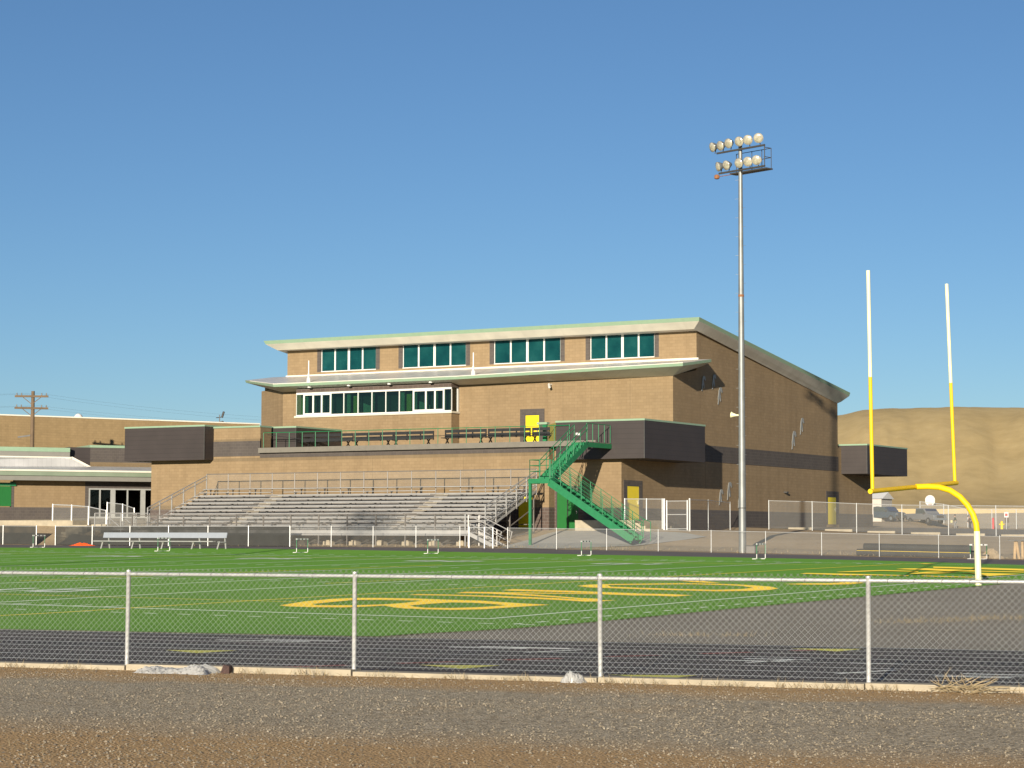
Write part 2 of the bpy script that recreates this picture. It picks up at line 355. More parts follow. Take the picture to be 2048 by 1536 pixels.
gy = np.concatenate([[-120, -60, -20, 0, 10, 18, 24, 28, 31, 34, YC], np.arange(40, 84, 3.), [YC+WD, 88, 90.5, 93, 95, 97, 100, 102.5, 104, 105, 106, 107.5, 109, 111, 113, 114.7, 118, 121, 124, 126, 128, 129, 130.5, 132, 134, 136, 140, 146, 151, 156], np.arange(166, 247, 10), [230.01, 247], np.arange(255, 290, 10), [285.01, 320, 400, 500, 700, 900, 1600]])
gy = np.unique(gy)
gridsheet('ground', gx, None or (lambda x: 0), lambda x: 0, 2, DIRT, 0, ys=gy)
gridsheet('gravel_ground', np.arange(-60, 31, 1.0), lambda x: -15, lambda x: FXA(x)-.1, 30, GRAV, .012)
gridsheet('running_track', np.concatenate([np.arange(-160, -40, 5.), np.arange(-40, 41, 1.5)]), lambda x: FXA(x)+.1, lambda x: TEY(x)+.02, 9, TRACKM, .012)
xs_t = np.concatenate([np.arange(-170, -100, 5.), np.arange(-100, XT, 1.6), [XT]])
gridsheet('turf', xs_t, TEY, lambda x: 93.0, 64, TURF, .03)
gridsheet('apron', np.concatenate([[XT], np.arange(-18, 41, 2.)]), lambda x: TEY(x)-.01, lambda x: 93.0, 40, DZONE, .012)
gridsheet('far_track', np.concatenate([np.arange(-170, 41, 4.)]), lambda x: 92.99, lambda x: 102.2, 8, TRACKF, .014)
gridsheet('parking_lot', np.arange(-59.4, 61, 3.), lambda x: 132, lambda x: 232, 30, ASPH, .03)

def ribbon(mb, pts, wd, dz, step=1.2):
    """painted stripe of width wd along a polyline, lying on the ground"""
    P = [Vector((p[0], p[1], 0)) for p in pts]; Q = []
    for a, b in zip(P[:-1], P[1:]):
        n = max(1, int((b-a).length/step))
        Q += [a+(b-a)*i/n for i in range(n)]
    Q.append(P[-1]); o = len(mb.v)
    for i, p in enumerate(Q):
        d = (Q[min(i+1, len(Q)-1)]-Q[max(i-1, 0)]).normalized(); s = Vector((-d.y, d.x, 0))*wd/2
        for q in (p-s, p+s): mb.v.append((q.x, q.y, gz(q.x, q.y)+dz))
    for i in range(len(Q)-1): mb.f.append((o+2*i, o+2*i+1, o+2*i+3, o+2*i+2))
def fpatch(mb, outer, holes, dz):
    """filled outline on the field, subdivided so that it follows the crown"""
    bm = bmesh.new()
    es = []
    for ring in [outer]+holes:
        R = []
        for a, b in zip(ring, ring[1:]+ring[:1]):
            n = max(1, int(math.hypot(b[0]-a[0], b[1]-a[1])/.5)); R += [(a[0]+(b[0]-a[0])*i/n, a[1]+(b[1]-a[1])*i/n) for i in range(n)]
        vs = [bm.verts.new((x, y, 0)) for x, y in R]
        es += [bm.edges.new((vs[i], vs[(i+1) % len(vs)])) for i in range(len(vs))]
    bmesh.ops.triangle_fill(bm, use_beauty=True, use_dissolve=False, edges=es)
    bm.verts.index_update(); o = len(mb.v)
    for v in bm.verts: mb.v.append((v.co.x, v.co.y, gz(v.co.x, v.co.y)+dz))
    for f in bm.faces: mb.f.append(tuple(o+v.index for v in f.verts))
    bm.free()

# field lines
mb = MB(); FZ = .042
ribbon(mb, [(-165, YC), (XC, YC)], .13, FZ); ribbon(mb, [(-165, YC+WD), (XC, YC+WD)], .10, FZ); ribbon(mb, [(XC, YC), (XC, YC+WD)], .10, FZ)
yard = .9144
for k in range(3, 31): ribbon(mb, [(XC-k*5*yard, YC), (XC-k*5*yard, YC+WD)], .12, FZ+.002)
for k in range(11, 110):
    if k % 5 == 0: continue
    x = XC-k*yard
    for y0, y1 in ((YC+.1, YC+.7), (YC+15.95, YC+16.55), (YC+32.2, YC+32.8), (YC+WD-.7, YC+WD-.1)): ribbon(mb, [(x, y0), (x, y1)], .10, FZ)
    
for k in range(-2, 110):                           # broken restraining line round the field
    x = XC-k*yard
    for y in (YC-1.6, YC+WD+1.6): ribbon(mb, [(x-.17, y), (x+.17, y)], .10, FZ)
for k in range(0, 57): 
    y = YC-1.4+k*yard; ribbon(mb, [(XC+1.5, y-.17), (XC+1.5, y+.17)], .10, FZ)
SEG = {'0': 'abcdef', '1': 'bc', '2': 'abged', '3': 'abgcd', '4': 'fgbc', '5': 'afgcd'}
def digit(mb, ch, x, y, wd, ht, s):
    """block numeral with its lower left corner at x, y; s = +1 reads from the near side, -1 from the far side"""
    t = .28; R = {'a': (0, wd, ht-t, ht), 'd': (0, wd, 0, t), 'g': (0, wd, ht/2-t/2, ht/2+t/2), 'f': (0, t, ht/2, ht), 'e': (0, t, 0, ht/2), 'b': (wd-t, wd, ht/2, ht), 'c': (wd-t, wd, 0, ht/2)}
    if ch == '1': R = {'b': (wd/2-t/2, wd/2+t/2, 0, ht), 'c': (wd/2-.4, wd/2+.4, 0, t)}
    for k in SEG[ch]:
        a, b, c, d = R[k]; xs = sorted((x+s*a, x+s*b)); ys = sorted((y+s*c, y+s*d))
        pts = [(xs[0], ys[0]), (xs[1], ys[0]), (xs[1], ys[1]), (xs[0], ys[1])]
        mb.poly(*[(p[0], p[1], gz(*p)+FZ+.004) for p in pts])
for k, n in ((4, '10'), (6, '20'), (8, '30'), (10, '40'), (12, '50'), (14, '40'), (16, '30')):
    x = XC-k*5*yard
    for y, s in ((YC+5.9, 1), (YC+WD-5.9, -1)):
        digit(mb, n[0], x-s*1.55, y, 1.2, 1.9, s); digit(mb, n[1], x+s*.35, y, 1.2, 1.9, s)
struct('field_lines', mb, PAINTW)
mb = MB()
ribbon(mb, [(XC-10*yard, YC-7.0), (XC-10*yard, YC+WD+2)], .11, FZ+.004)
ribbon(mb, [(-120, YC+3.2), (-30, YC+4.25)], .09, FZ+.006); ribbon(mb, [(-36.8, YC+15), (-37.0, YC+30)], .09, FZ+.005)
ribbon(mb, [(-150, YC+WD-4), (-26, YC+WD-4)], .09, FZ+.006); ribbon(mb, [(-46, YC+12), (-46, YC+36)], .09, FZ+.005)
LETTERS = [[[[-7.02, 2.52], [-7.77, 4.49], [-8.06, 5.98], [-7.94, 6.8], [-7.39, 7.14], [-6.32, 7.29], [-5.52, 7.12], [-4.45, 7.05], [-2.77, 6.24], [-1.94, 5.96], [-2.02, 4.77], [-2.09, 3.31], [-2.53, 2.66], [-3.25, 2.61], [-3.71, 2.73], [-3.55, 2.57], [-4.2, 2.97], [-4.93, 3.65], [-4.99, 2.99], [-5.21, 2.45], [-5.9, 2.16], [-6.52, 2.19]], [[-6.81, 3.5], [-6.9, 3.98], [-7.24, 5.76], [-6.73, 6.16], [-5.71, 6.35], [-5.54, 6.01], [-5.35, 5.12], [-5.33, 5.29], [-5.29, 4.2], [-5.56, 3.52], [-5.96, 3.24], [-6.42, 3.09]], [[-4.48, 3.99], [-4.55, 4.94], [-4.52, 5.85], [-3.98, 5.95], [-3.16, 5.56], [-2.66, 5.22], [-2.69, 4.15], [-3.03, 3.46], [-3.59, 3.29], [-4.04, 3.54]]], [[[-7.87, 9.12], [-7.89, 9.65], [-6.98, 9.78], [-5.62, 9.69], [-3.82, 9.3], [-3.53, 9.24], [-2.57, 8.79], [-2.15, 8.75], [-1.83, 9.05], [-1.81, 8.11], [-2.07, 7.86], [-2.75, 8.2], [-4.03, 8.68], [-4.14, 8.6], [-5.46, 9.06], [-6.64, 9.23], [-7.49, 9.03]]], [[[-7.42, 10.67], [-7.7, 11.66], [-6.84, 11.73], [-5.65, 11.21], [-4.52, 10.53], [-4.44, 10.49], [-3.11, 9.6], [-2.55, 9.49], [-2.16, 8.8], [-2.59, 8.82], [-3.74, 9.62], [-4.91, 10.2], [-5.41, 10.42], [-6.52, 10.83], [-7.16, 10.78]]], [[[-7.29, 11.74], [-5.44, 12.18], [-4.99, 12.25], [-4.1, 12.46], [-3.86, 11.99], [-5.65, 11.5], [-7.04, 11.31]]], [[[-7.48, 13.12], [-7.6, 13.98], [-6.36, 13.82], [-5.81, 13.75], [-4.61, 13.41], [-3.23, 13.0], [-2.1, 13.03], [-2.32, 13.02], [-1.55, 12.67], [-1.59, 11.74], [-2.38, 11.89], [-2.79, 11.72], [-3.77, 11.99], [-4.13, 12.5], [-5.44, 12.67], [-6.39, 12.78], [-7.05, 12.84]]], [[[-7.33, 17.09], [-7.53, 18.17], [-7.45, 18.73], [-6.83, 19.57], [-5.81, 20.67], [-5.66, 20.79], [-4.74, 20.86], [-3.93, 20.63], [-3.15, 20.19], [-2.39, 19.48], [-1.64, 18.28], [-1.38, 17.16], [-1.48, 16.17], [-2.2, 15.42], [-3.09, 15.47], [-4.28, 15.66], [-4.63, 15.73], [-5.94, 16.07], [-6.47, 16.2]], [[-6.92, 18.2], [-6.55, 18.58], [-5.43, 19.87], [-5.09, 20.11], [-4.11, 20.01], [-3.34, 19.58], [-2.46, 18.42], [-2.32, 17.33], [-2.69, 16.47], [-3.77, 16.42], [-4.82, 16.74], [-5.13, 16.72], [-6.22, 17.04]]], [[[-7.09, 23.04], [-7.29, 24.17], [-7.25, 24.89], [-5.98, 25.71], [-4.18, 25.85], [-3.96, 25.86], [-2.79, 25.37], [-2.2, 25.09], [-1.36, 24.05], [-1.23, 22.62], [-1.61, 21.86], [-2.38, 21.51], [-2.97, 21.72], [-2.73, 22.63], [-2.16, 23.22], [-2.06, 24.07], [-2.72, 24.6], [-3.74, 24.75], [-4.72, 24.78], [-5.47, 24.58], [-6.59, 24.03], [-6.51, 23.41], [-5.75, 22.52], [-5.03, 21.8], [-5.27, 21.5], [-5.93, 21.86]]], [[[-6.78, 32.06], [-6.94, 33.02], [-5.54, 32.89], [-4.37, 32.63], [-2.96, 32.34], [-2.77, 31.68], [-4.0, 31.66], [-4.83, 31.11], [-5.84, 31.65]]], [[[-3.23, 27.46], [-2.35, 27.34], [-0.94, 26.56], [-0.97, 25.89], [-2.28, 26.53]]], [[[-6.61, 34.91], [-6.53, 36.11], [-6.19, 38.14], [-6.07, 38.24], [-4.53, 37.61], [-4.22, 36.73], [-5.66, 37.16], [-5.79, 37.09], [-5.96, 35.35], [-6.4, 34.72]]], [[[-6.23, 39.88], [-6.3, 41.04], [-5.68, 41.72], [-3.18, 39.89], [-2.61, 38.16], [-3.71, 38.17], [-4.77, 39.13]]], [[[-3.77, 34.45], [-3.95, 36.82], [-3.7, 37.41], [-2.74, 36.68], [-2.95, 34.01], [-3.31, 34.06]]], [[[-6.37, 44.45], [-4.33, 43.94], [-2.27, 42.88], [-1.47, 40.27], [-3.57, 41.61], [-5.71, 42.58]]], [[[-2.46, 36.35], [-1.83, 36.47], [-1.36, 36.38], [-0.23, 35.94], [-0.46, 32.84], [-0.47, 32.37], [-0.97, 33.89], [-1.63, 35.69], [-2.23, 35.69]]], [[[-2.78, 39.37], [-1.08, 38.99], [-0.75, 37.93], [-2.45, 38.37]]], [[[-2.46, 32.15], [-0.4, 31.61], [-0.21, 31.04], [-1.3, 31.19], [-2.25, 31.55]]], [[[-9.09, 50.24], [-9.02, 50.96], [-8.09, 49.86], [-8.21, 48.69]]]]
for rings in LETTERS:
    R = [[(XC+x, YC+y) for x, y in ring] for ring in rings]
    fpatch(mb, R[0], R[1:], FZ+.008)
struct('end_zone_letters', mb, PAINTY)

# near track markings
def lane(t, x): return FXA(x)+.55+(TEY(x)-.35-FXA(x)-.55)*t
mb = MB()
for i in range(9): ribbon(mb, [(x, lane(i/8, x)) for x in (-45, -20, 10)], .06, .022, 3)
for x, t, L in ((-21.5, .80, 1.6), (-20.9, .84, 1.3), (-17.2, .72, 1.2), (-16.9, .76, 1.4), (-16.3, .74, .9), (-12.35, .5, .9), (-12.2, .56, .9), (-10.6, .5, .7), (-8.75, .22, .9), (-8.6, .29, .9), (-7.6, .25, .7)):
    ribbon(mb, [(x, lane(t, x)), (x+L, lane(t, x+L))], .12, .024)
for x, t in ((-15.5, .6), (-11.8, .45), (-9.9, .22)): ribbon(mb, [(x, lane(t, x)), (x+.35, lane(t+.12, x+.35))], .09, .024)
struct('lane_lines', mb, PAINTW)
mb = MB()
for x, t in ((-19.6, .42), (-14.55, .18), (-12.1, .90), (-11.55, .06), (-7.7, .78)):
    y = lane(t, x); a = [(x-.60, y-.05), (x+.35, y+.42), (x+.30, y-.45)]
    mb.poly(*[(p[0], p[1], .025) for p in a])
struct('exchange_marks', mb, PAINTT)
mb = MB()
for i in range(6): ribbon(mb, [(-16.35+i*.78, lane(.06+.155*i, -16.35+i*.78)), (-15.9+i*.78, lane(.14+.155*i, -15.9+i*.78))], .20, .024)
struct('break_line_marks', mb, PAINTR)

# kerb under the near fence
mb = MB()
for i in range(-14, 9):
    x0 = -11.7+i*3.02-.0; x1 = x0+3.0
    a, b = Vector((x0, FXA(x0), 0)), Vector((x1, FXA(x1), 0)); h = .075+.012*math.sin(i*2.3); a += Vector((0, .012*math.sin(i*5.1), 0))
    mb.beam(a+Vector((0, 0, h/2-.1)), b+Vector((0, 0, h/2-.1)), .30, h+.2)
struct('fence_kerb', mb, CONC2)
# ------------------------------------------------------------------ stadium building
XS = -59.67
B = thing('stadium_building', 'large tan block stadium building with sloped roofs, press box windows and green trim', 'building', (-75, 121, 2.2))
mb = MB()
mb.prism([(XS, 114.7, 1.3), (XS, 156.3, 1.3), (XS, 156.3, 8.3), (XS, 149.35, 8.3), (XS, 149.35, 11.62), (XS, 125.2, 14.9), (XS, 125.2, 12.4), (XS, 121.74, 11.83), (XS, 121.74, 7.1), (XS, 114.7, 7.1)], (-.5, 0, 0))
mb.build('side_wall', TAN, B)
mb = MB(); mb.box(-95.37, -64.27, 114.0, 121.6, 1.0, 7.1); mb.box(-95.37, -86.15, 114.0, 115.2, 7.1, 8.85)
mb.box(-64.27, -60.17, 114.7, 121.6, 1.3, 7.1)
mb.build('lower_wall', TAN, B)
mb = MB(); mb.box(-90.05, -60.17, 121.74, 124.9, 7.0, 11.83)
mb.prism([(-90.05, 121.74, 6.9), (-94.1, 124.6, 6.9), (-93.0, 125.1, 6.9), (-90.05, 122.7, 6.9)], (0, 0, 5.2))
mb.box(-94.1, -60.17, 125.0, 149.3, 2.0, 12.4)
mb.build('upper_wall', TAN, B)
# clerestory with its four windows
WX = [(-89.30, -84.57), (-82.34, -77.13), (-74.91, -69.71), (-67.47, -62.70)]
ZB, ZT = 13.36, 15.0
mb = MB(); mb.box(-92.25, -60.17, 125.2, 125.6, 12.4, ZB)
xx = [-92.25]+[v for a, b in WX for v in (a-.33, b+.33)]+[-60.17]
for a, b in zip(xx[::2], xx[1::2]): mb.box(a, b, 125.2, 125.6, ZB, ZT)
mb.box(-92.25, -91.85, 125.6, 149.3, 12.4, 14.0)
mb.build('clerestory_wall', TAN, B)
for a, b in WX:
    for x0 in (a-.33, b): mb = MB(); mb.box(x0, x0+.33, 125.2, 125.6, ZB, ZT-.002); mb.build('window_pier', DARK, B)
for i, (a, b) in enumerate(WX):
    f = MB(); w4 = (b-a)/4
    for k in range(5):
        x = a+k*w4; ww = .05 if k in (0, 4) else (.085 if k == 2 else .055)
        f.box(max(a, x-ww), min(b, x+ww), 125.27, 125.37, ZB+.06, ZT-.05)
    f.box(a, b, 125.22, 125.40, ZB, ZB+.06)
    fr = f.build('window', WHITE, B)
    for k in range(4):
        g = MB(); g.box(a+k*w4+.05, a+(k+1)*w4-.05, 125.31, 125.33, ZB+.06, ZT-.05); g.build('pane', WINC, fr)
    # pale bars added behind the glass, standing in for lines reflected in it
    q = MB(); q.tube([(a+.6, 126.0, ZB+.78), (b+.3, 126.0, ZB+.78)], .03, 5)
    for s in (.85, 1.0, 1.75, 2.0, 2.3): q.tube([(a+s, 126.0, ZB-.5), (a+s+.25*math.sin(s*9), 126.0, ZB+.5+.4*math.sin(s*5))], .032, 5)
    q.build('reflection_bars', WHITE, fr)
q = MB(); q.poly((-91.8, 129.5, 12.3), (-60.3, 129.5, 12.3), (-60.3, 129.5, 14.6), (-91.8, 129.5, 14.6)); q.box(-91.8, -60.3, 125.7, 129.4, 12.3, 12.45)
q.build('gym_interior', TEALB, B)
# main roof: fascia, canted cream soffit, top
def roofprofile(x0, x1):
    FL = [(-93.3, 123.7, 15.66), (-93.2, 123.82, 15.42), (-92.55, 124.38, 15.0), (-92.25, 125.25, 15.0)]
    FR = [(-58.75, 123.7, 15.66), (-58.83, 123.82, 15.42), (-59.45, 124.38, 14.98), (-59.66, 125.25, 14.93)]
    BR = [(-58.75, 149.6, 12.34), (-58.83, 149.6, 12.10), (-59.45, 149.5, 11.68), (-59.66, 149.3, 11.56)]
    BL = [(-93.3, 149.6, 12.34), (-93.2, 149.6, 12.10), (-92.55, 149.5, 11.68), (-92.25, 149.3, 11.56)]
    return FL, FR, BR, BL
FL, FR, BR, BL = roofprofile(0, 0)
L4 = [FL, FR, BR, BL]
def loopstrip(i, j, skip=()):
    m_ = MB()
    for k in range(4):
        if k in skip: continue
        a, b = L4[k], L4[(k+1) % 4]; m_.poly(a[i], b[i], b[j], a[j])
    return m_
loopstrip(0, 1).build('roof_fascia', FASC, B)
m_ = loopstrip(1, 2, (1, 2, 3)); m_.build('front_soffit', CREAM, B)
m_ = loopstrip(1, 2, (0,)); 
for k in range(4):
    a, b = L4[k], L4[(k+1) % 4]; m_.poly(a[2], b[2], b[3], a[3])
m_.build('soffit', SOFF, B)
MB().poly(FL[0], FR[0], BR[0], BL[0]).build('roof', ROOFM, B)
# lower roof over the press box level
O = [(-95.33, 124.24, 12.92), (-89.6, 119.94, 12.16), (-74.5, 119.94, 12.17), (-58.1, 119.94, 12.42), (-58.1, 124.1, 12.96)]
O2 = [(x+(.05 if x < -95 else 0)-(.03 if x > -59 else 0), y+.05, z-.17) for x, y, z in O]
I = [(-94.1, 124.62, 12.42), (-90.05, 121.72, 11.74), (-74.5, 121.72, 11.74), (-59.66, 121.72, 11.80), (-59.66, 126.3, 12.78)]
mb = MB()
for k in range(4): mb.poly(O[k], O[k+1], O2[k+1], O2[k])
mb.build('lower_roof_fascia', FASC, B)
mb = MB()
for k in range(4): mb.poly(O2[k], O2[k+1], I[k+1], I[k])
mb.poly(O2[4], O[4], (-59.66, 126.6, 13.1), I[4]); mb.poly(O[0], O2[0], I[0])
mb.build('lower_roof_soffit', SOFF, B)
MB().add(O+[(-59.60, 125.19, 13.1), (-74.5, 125.19, 13.12), (-93.6, 125.19, 13.14)], [(0, 1, 7), (1, 2, 6, 7), (2, 3, 5, 6), (3, 4, 5)]).build('lower_roof', ROOFM, B)
mb = MB(); mb.box(-92.3, -59.5, 125.08, 125.19, 13.05, 13.2); mb.beam((-89.6, 119.97, 12.19), (-74.5, 119.97, 12.20), .07, .05); mb.beam((-74.5, 119.97, 12.20), (-58.1, 119.97, 12.45), .07, .05); mb.beam((-94.3, 123.5, 12.80), (-89.6, 120.0, 12.21), .07, .05)
mb.build('flashing', FLASH, B)
for x in (-86.9, -73.6):
    v = MB(); v.tube([(x, 120.4, 12.2), (x, 120.4, 12.55), (x, 120.4, 12.56), (x, 120.4, 12.85)], [.15, .13, .07, .07], 10); v.tube([(x, 120.4, 12.85), (x, 120.4, 13.75)], .038, 8)
    v.build('roof_vent', WHITE, B)
# press box
mb = MB(); mb.box(-88.21, -75.5, 120.74, 121.70, 7.2, 9.86); mb.build('press_box_wall', TAN, B)
mb = MB(); mb.box(-88.19, -75.52, 120.76, 121.70, 11.56, 11.84); mb.build('press_box_lintel', RED, B)
mb = MB(); mb.box(-88.30, -75.43, 120.66, 121.72, 9.84, 9.97); mb.build('press_box_sill', CREAM, B)
bx = [-88.2, -87.55, -86.77, -86.05, -85.30, -84.2, -83.02, -81.88, -80.75, -79.66, -78.52, -77.54, -76.82, -76.13, -75.5]
f = MB()
for i, x in enumerate(bx):
    ww = .058 if i in (1, 2, 3, 4, 10, 11, 12, 13) else .03
    f.box(max(-88.2, x-ww), min(-75.5, x+ww), 120.76, 120.86, 9.97, 11.56)
f.box(-88.2, -75.5, 120.75, 120.87, 11.44, 11.56); f.box(-88.2, -75.5, 120.75, 120.87, 9.95, 10.03)
for a, b in ((1, 4), (10, 13)): f.box(bx[a], bx[b], 120.745, 120.88, 9.97, 10.13); f.box(bx[a], bx[b], 120.745, 120.88, 11.36, 11.5)
f.box(-75.62, -75.5, 121.5, 121.7, 9.97, 11.5)
PF = f.build('press_box_window', WHITE, B)
for i in range(14):
    g = MB(); g.box(bx[i]+.04, bx[i+1]-.04, 120.80, 120.815, 10.0, 11.5); g.build('pane', WINP, PF)
g = MB(); g.box(-75.56, -75.545, 120.84, 121.52, 10.0, 11.5); g.build('pane', WINP, PF)
for x in (-87.5, -83.95, -82.0, -79.55, -78.55, -76.9): mb = MB(); mb.box(x-.14, x+.14, 121.0, 121.1, 10.0, 11.35); mb.build('press_box_partition', TINTW, PF)
for x in (-82.95, -78.4): mb = MB(); mb.prism([(x, 121.3, 10.0), (x, 121.3, 10.75), (x+.85, 121.3, 10.45), (x+.85, 121.3, 10.0)], (0, .05, 0)); mb.build('press_box_desk', TINTW, PF)
for x in (-88.1, -83.7, -79.35): mb = MB(); mb.box(x, x+.38, 121.2, 121.3, 10, 11.25); mb.build('press_box_panel', INTY, PF)
mb = MB(); mb.box(-88.1, -75.6, 121.68, 121.73, 9.97, 11.56); mb.build('press_box_back', INTD, PF)
for x in (-86.8, -83.5, -80.2, -76.9):
    d = MB(); d.tube([(x, 120.35, 11.98), (x, 120.35, 11.86)], .13, 12); d.build('soffit_light', WHITE, B)
c = MB(); c.tube([(-68.45, 121.74, 11.55), (-68.45, 121.45, 11.5)], .05, 8); c.tube([(-68.5, 121.5, 11.55), (-68.30, 121.2, 11.34)], .085, 8); c.build('security_camera', WHITE, B)
# masonry bands
mb = MB(); mb.box(-90.04, -86.15, 113.975, 114.1, 6.95, 7.95); mb.box(-86.15, -64.25, 113.975, 114.1, 6.82, 7.13)
mb.box(XS-.1, XS+.025, 122.3, 149.37, 6.54, 7.6); mb.box(XS-.1, XS+.025, 117.42, 146.96, 1.5, 3.42); mb.box(XS-.1, XS+.025, 149.40, 156.32, 1.5, 3.42)
mb.box(XS-.1, XS+.025, 114.68, 114.95, 1.5, 3.42)
mb.box(-62.27, XS+.02, 114.675, 114.8, 1.3, 3.42)
mb.build('dark_band', DARK, B)
mb = MB(); mb.box(-95.39, -66.62, 113.975, 114.1, 1.2, 3.45); mb.box(-65.34, -64.25, 113.975, 114.1, 1.2, 3.45); mb.box(-64.27, -64.255, 114.0, 114.7, 1.2, 3.45); mb.build('brown_band', RED, B)
mb = MB(); mb.box(-90.04, -64.25, 113.985, 114.1, 6.63, 6.82); mb.box(-95.38, -66.62, 113.985, 114.1, 3.45, 3.72); mb.box(-90.03, -86.15, 113.985, 114.1, 7.95, 8.1); mb.build('sandy_band', TAN2, B)
# control joints
for x in (-88.9, -84.2, -77.2, -70.4): mb = MB(); mb.box(x-.012, x+.012, 113.996, 114.05, 3.7, 6.62); mb.build('control_joint', TAN2, B)
for x in (-73.2, -67.6, -62.7): mb = MB(); mb.box(x-.012, x+.012, 121.737, 121.8, 7.5, 11.7); mb.build('control_joint', TAN2, B)
for y in (126.5, 133, 139.5): mb = MB(); mb.box(XS-.05, XS+.004, y-.012, y+.012, 3.45, 11.4); mb.build('control_joint', TAN2, B)
# clad projecting rooms
def clad(name, x0, x1, y0, y1, z0, z1, label=None):
    m1 = MB(); m1.box(x0, x1, y0, y1, z0, z1); o = m1.build(name, CLAD, B)
    c1 = MB(); c1.box(x0-.03, x1+.03, y0-.03, y1+.03, z1, z1+.11); c1.build('cap', FASC, o)
    tr = MB(); tr.box(x1-.04, x1+.02, y0-.02, y0+.04, z0, z1-.004); tr.build('corner_trim', STEEL, o)
    return o
clad('projecting_room', -63.73, -57.71, 113.9, 122.27, 6.33, 8.58)
clad('projecting_room', -61.0, -57.64, 150.0, 158.5, 6.36, 8.45)
clad('projecting_room', -96.9, -90.03, 113.0, 118.0, 6.73, 8.95)
clad('projecting_room', -88.0, -84.35, 115.5, 121.7, 7.05, 8.84)
mb = MB(); mb.box(-90.03, -86.13, 113.93, 115.25, 8.85, 8.96); mb.build('parapet_cap', FASC, B)
# deck and landing
mb = MB(); mb.box(-86.1, -60.9, 113.7, 121.7, 7.13, 7.46); mb.box(-60.9, -59.96, 110.76, 113.88, 7.02, 7.25); mb.build('deck_slab', DECK, B)
# doors
def door_y(x0, x1, z0, z1, y, m, sur, hs=1, surm=DARK):
    """door in a wall facing the field"""
    s_ = MB(); a, b, t = sur
    s_.box(x0-a, x0, y-.025, y+.1, z0, t); s_.box(x1, x1+b, y-.025, y+.1, z0, t); s_.box(x0, x1, y-.025, y+.1, z1, t)
    s_.build('door_surround', surm, B)
    d = MB(); d.box(x0+.06, x1-.06, y-.012, y+.05, z0, z1-.07); o = d.build('door', m, B)
    f_ = MB(); f_.box(x0, x0+.06, y-.03, y+.05, z0, z1); f_.box(x1-.06, x1, y-.03, y+.05, z0, z1); f_.box(x0+.06, x1-.06, y-.03, y+.05, z1-.07, z1); f_.build('frame', STEEL, o)
    h = MB(); h.box(x1-.2, x1-.14, y-.06, y-.01, z0+.95, z0+1.15); h.build('handle', CHROME, o)
    return o
door_y(-70.44, -69.31, 7.47, 9.65, 121.74, YEL, (.36, .34, 10.0))
door_y(-66.45, -65.36, 2.15, 4.35, 114.0, YEL, (.16, .02, 4.5), surm=RED)
o = door_y(-64.14, -62.55, 2.12, 4.42, 114.7, GREEND, (.11, .28, 4.75), surm=RED)
mb = MB(); mb.box(-63.37, -63.31, 114.665, 114.70, 2.12, 4.35); mb.build('meeting_stile', STEEL, o)
def door_x(y0, y1, z0, z1, m, sur):
    s_ = MB(); a, b, t = sur; x = XS
    s_.box(x-.1, x+.027, y0-a, y0, z0, t); s_.box(x-.1, x+.027, y1, y1+b, z0, t); s_.box(x-.1, x+.027, y0, y1, z1, t); s_.build('door_surround', DARK, B)
    d = MB(); d.box(x-.05, x+.012, y0+.05, y1-.05, z0, z1-.06); o = d.build('door', m, B)
    f_ = MB(); f_.box(x-.05, x+.03, y0, y0+.05, z0, z1); f_.box(x-.05, x+.03, y1-.05, y1, z0, z1); f_.box(x-.05, x+.03, y0+.05, y1-.05, z1-.06, z1); f_.build('frame', STEEL, o)
    h = MB(); h.box(x+.01, x+.06, y1-.2, y1-.12, z0+.95, z0+1.2); h.build('handle', CHROME, o)
door_x(115.35, 117.02, 2.68, 4.79, YEL, (.38, .4, 5.08)); door_x(147.2, 148.9, 2.62, 4.66, YEL, (.24, .48, 5.03))
mb = MB(); mb.prism([(-63.75, 113.95, 7.47), (-65.55, 116.2, 7.47), (-65.5, 116.25, 7.47), (-63.7, 114.0, 7.47)], (0, 0, 1.12)); mb.build('angled_door', INTY, B)  # yellow door; the olive tone puts its shade into the colour
mb = MB(); mb.box(-65.85, -65.6, 116.0, 116.2, 7.47, 8.62); mb.build('door_post', GREEN, B)
mb = MB(); mb.box(-66.2, -65.5, 115.9, 116.25, 8.62, 8.76); mb.build('door_cap', FASC, B)
# small pale figures fixed to the side wall
FIG = [(-.15, .0), (-.05, .0), (.02, .28), (.05, .42), (.14, .40), (.2, .2), (.28, .2), (.26, .5), (.2, .66), (.22, .8), (.3, .84), (.44, .72), (.5, .78), (.44, .98), (.3, 1.06), (.1, 1.02), (.0, .85), (-.05, .6), (-.12, .42), (-.1, .2)]
for y, z, s in ((126.0, 11.1, .95), (127.6, 11.3, .95), (128.5, 10.35, 1.1), (142.3, 8.95, 1.15), (140.8, 7.85, 1.25), (129.9, 4.1, 1.15), (128.6, 3.75, 1.0), (131.6, 3.6, 1.0)):
    m1 = MB(); m1.prism([(XS+.02, y+a*s, z+b*s) for a, b in FIG], (.03, 0, 0)); m1.build('wall_figure', ART, B)
mb = MB(); mb.box(XS, XS+.25, 139.2, 139.5, 4.75, 4.85); mb.build('wall_lamp', STEEL, B)

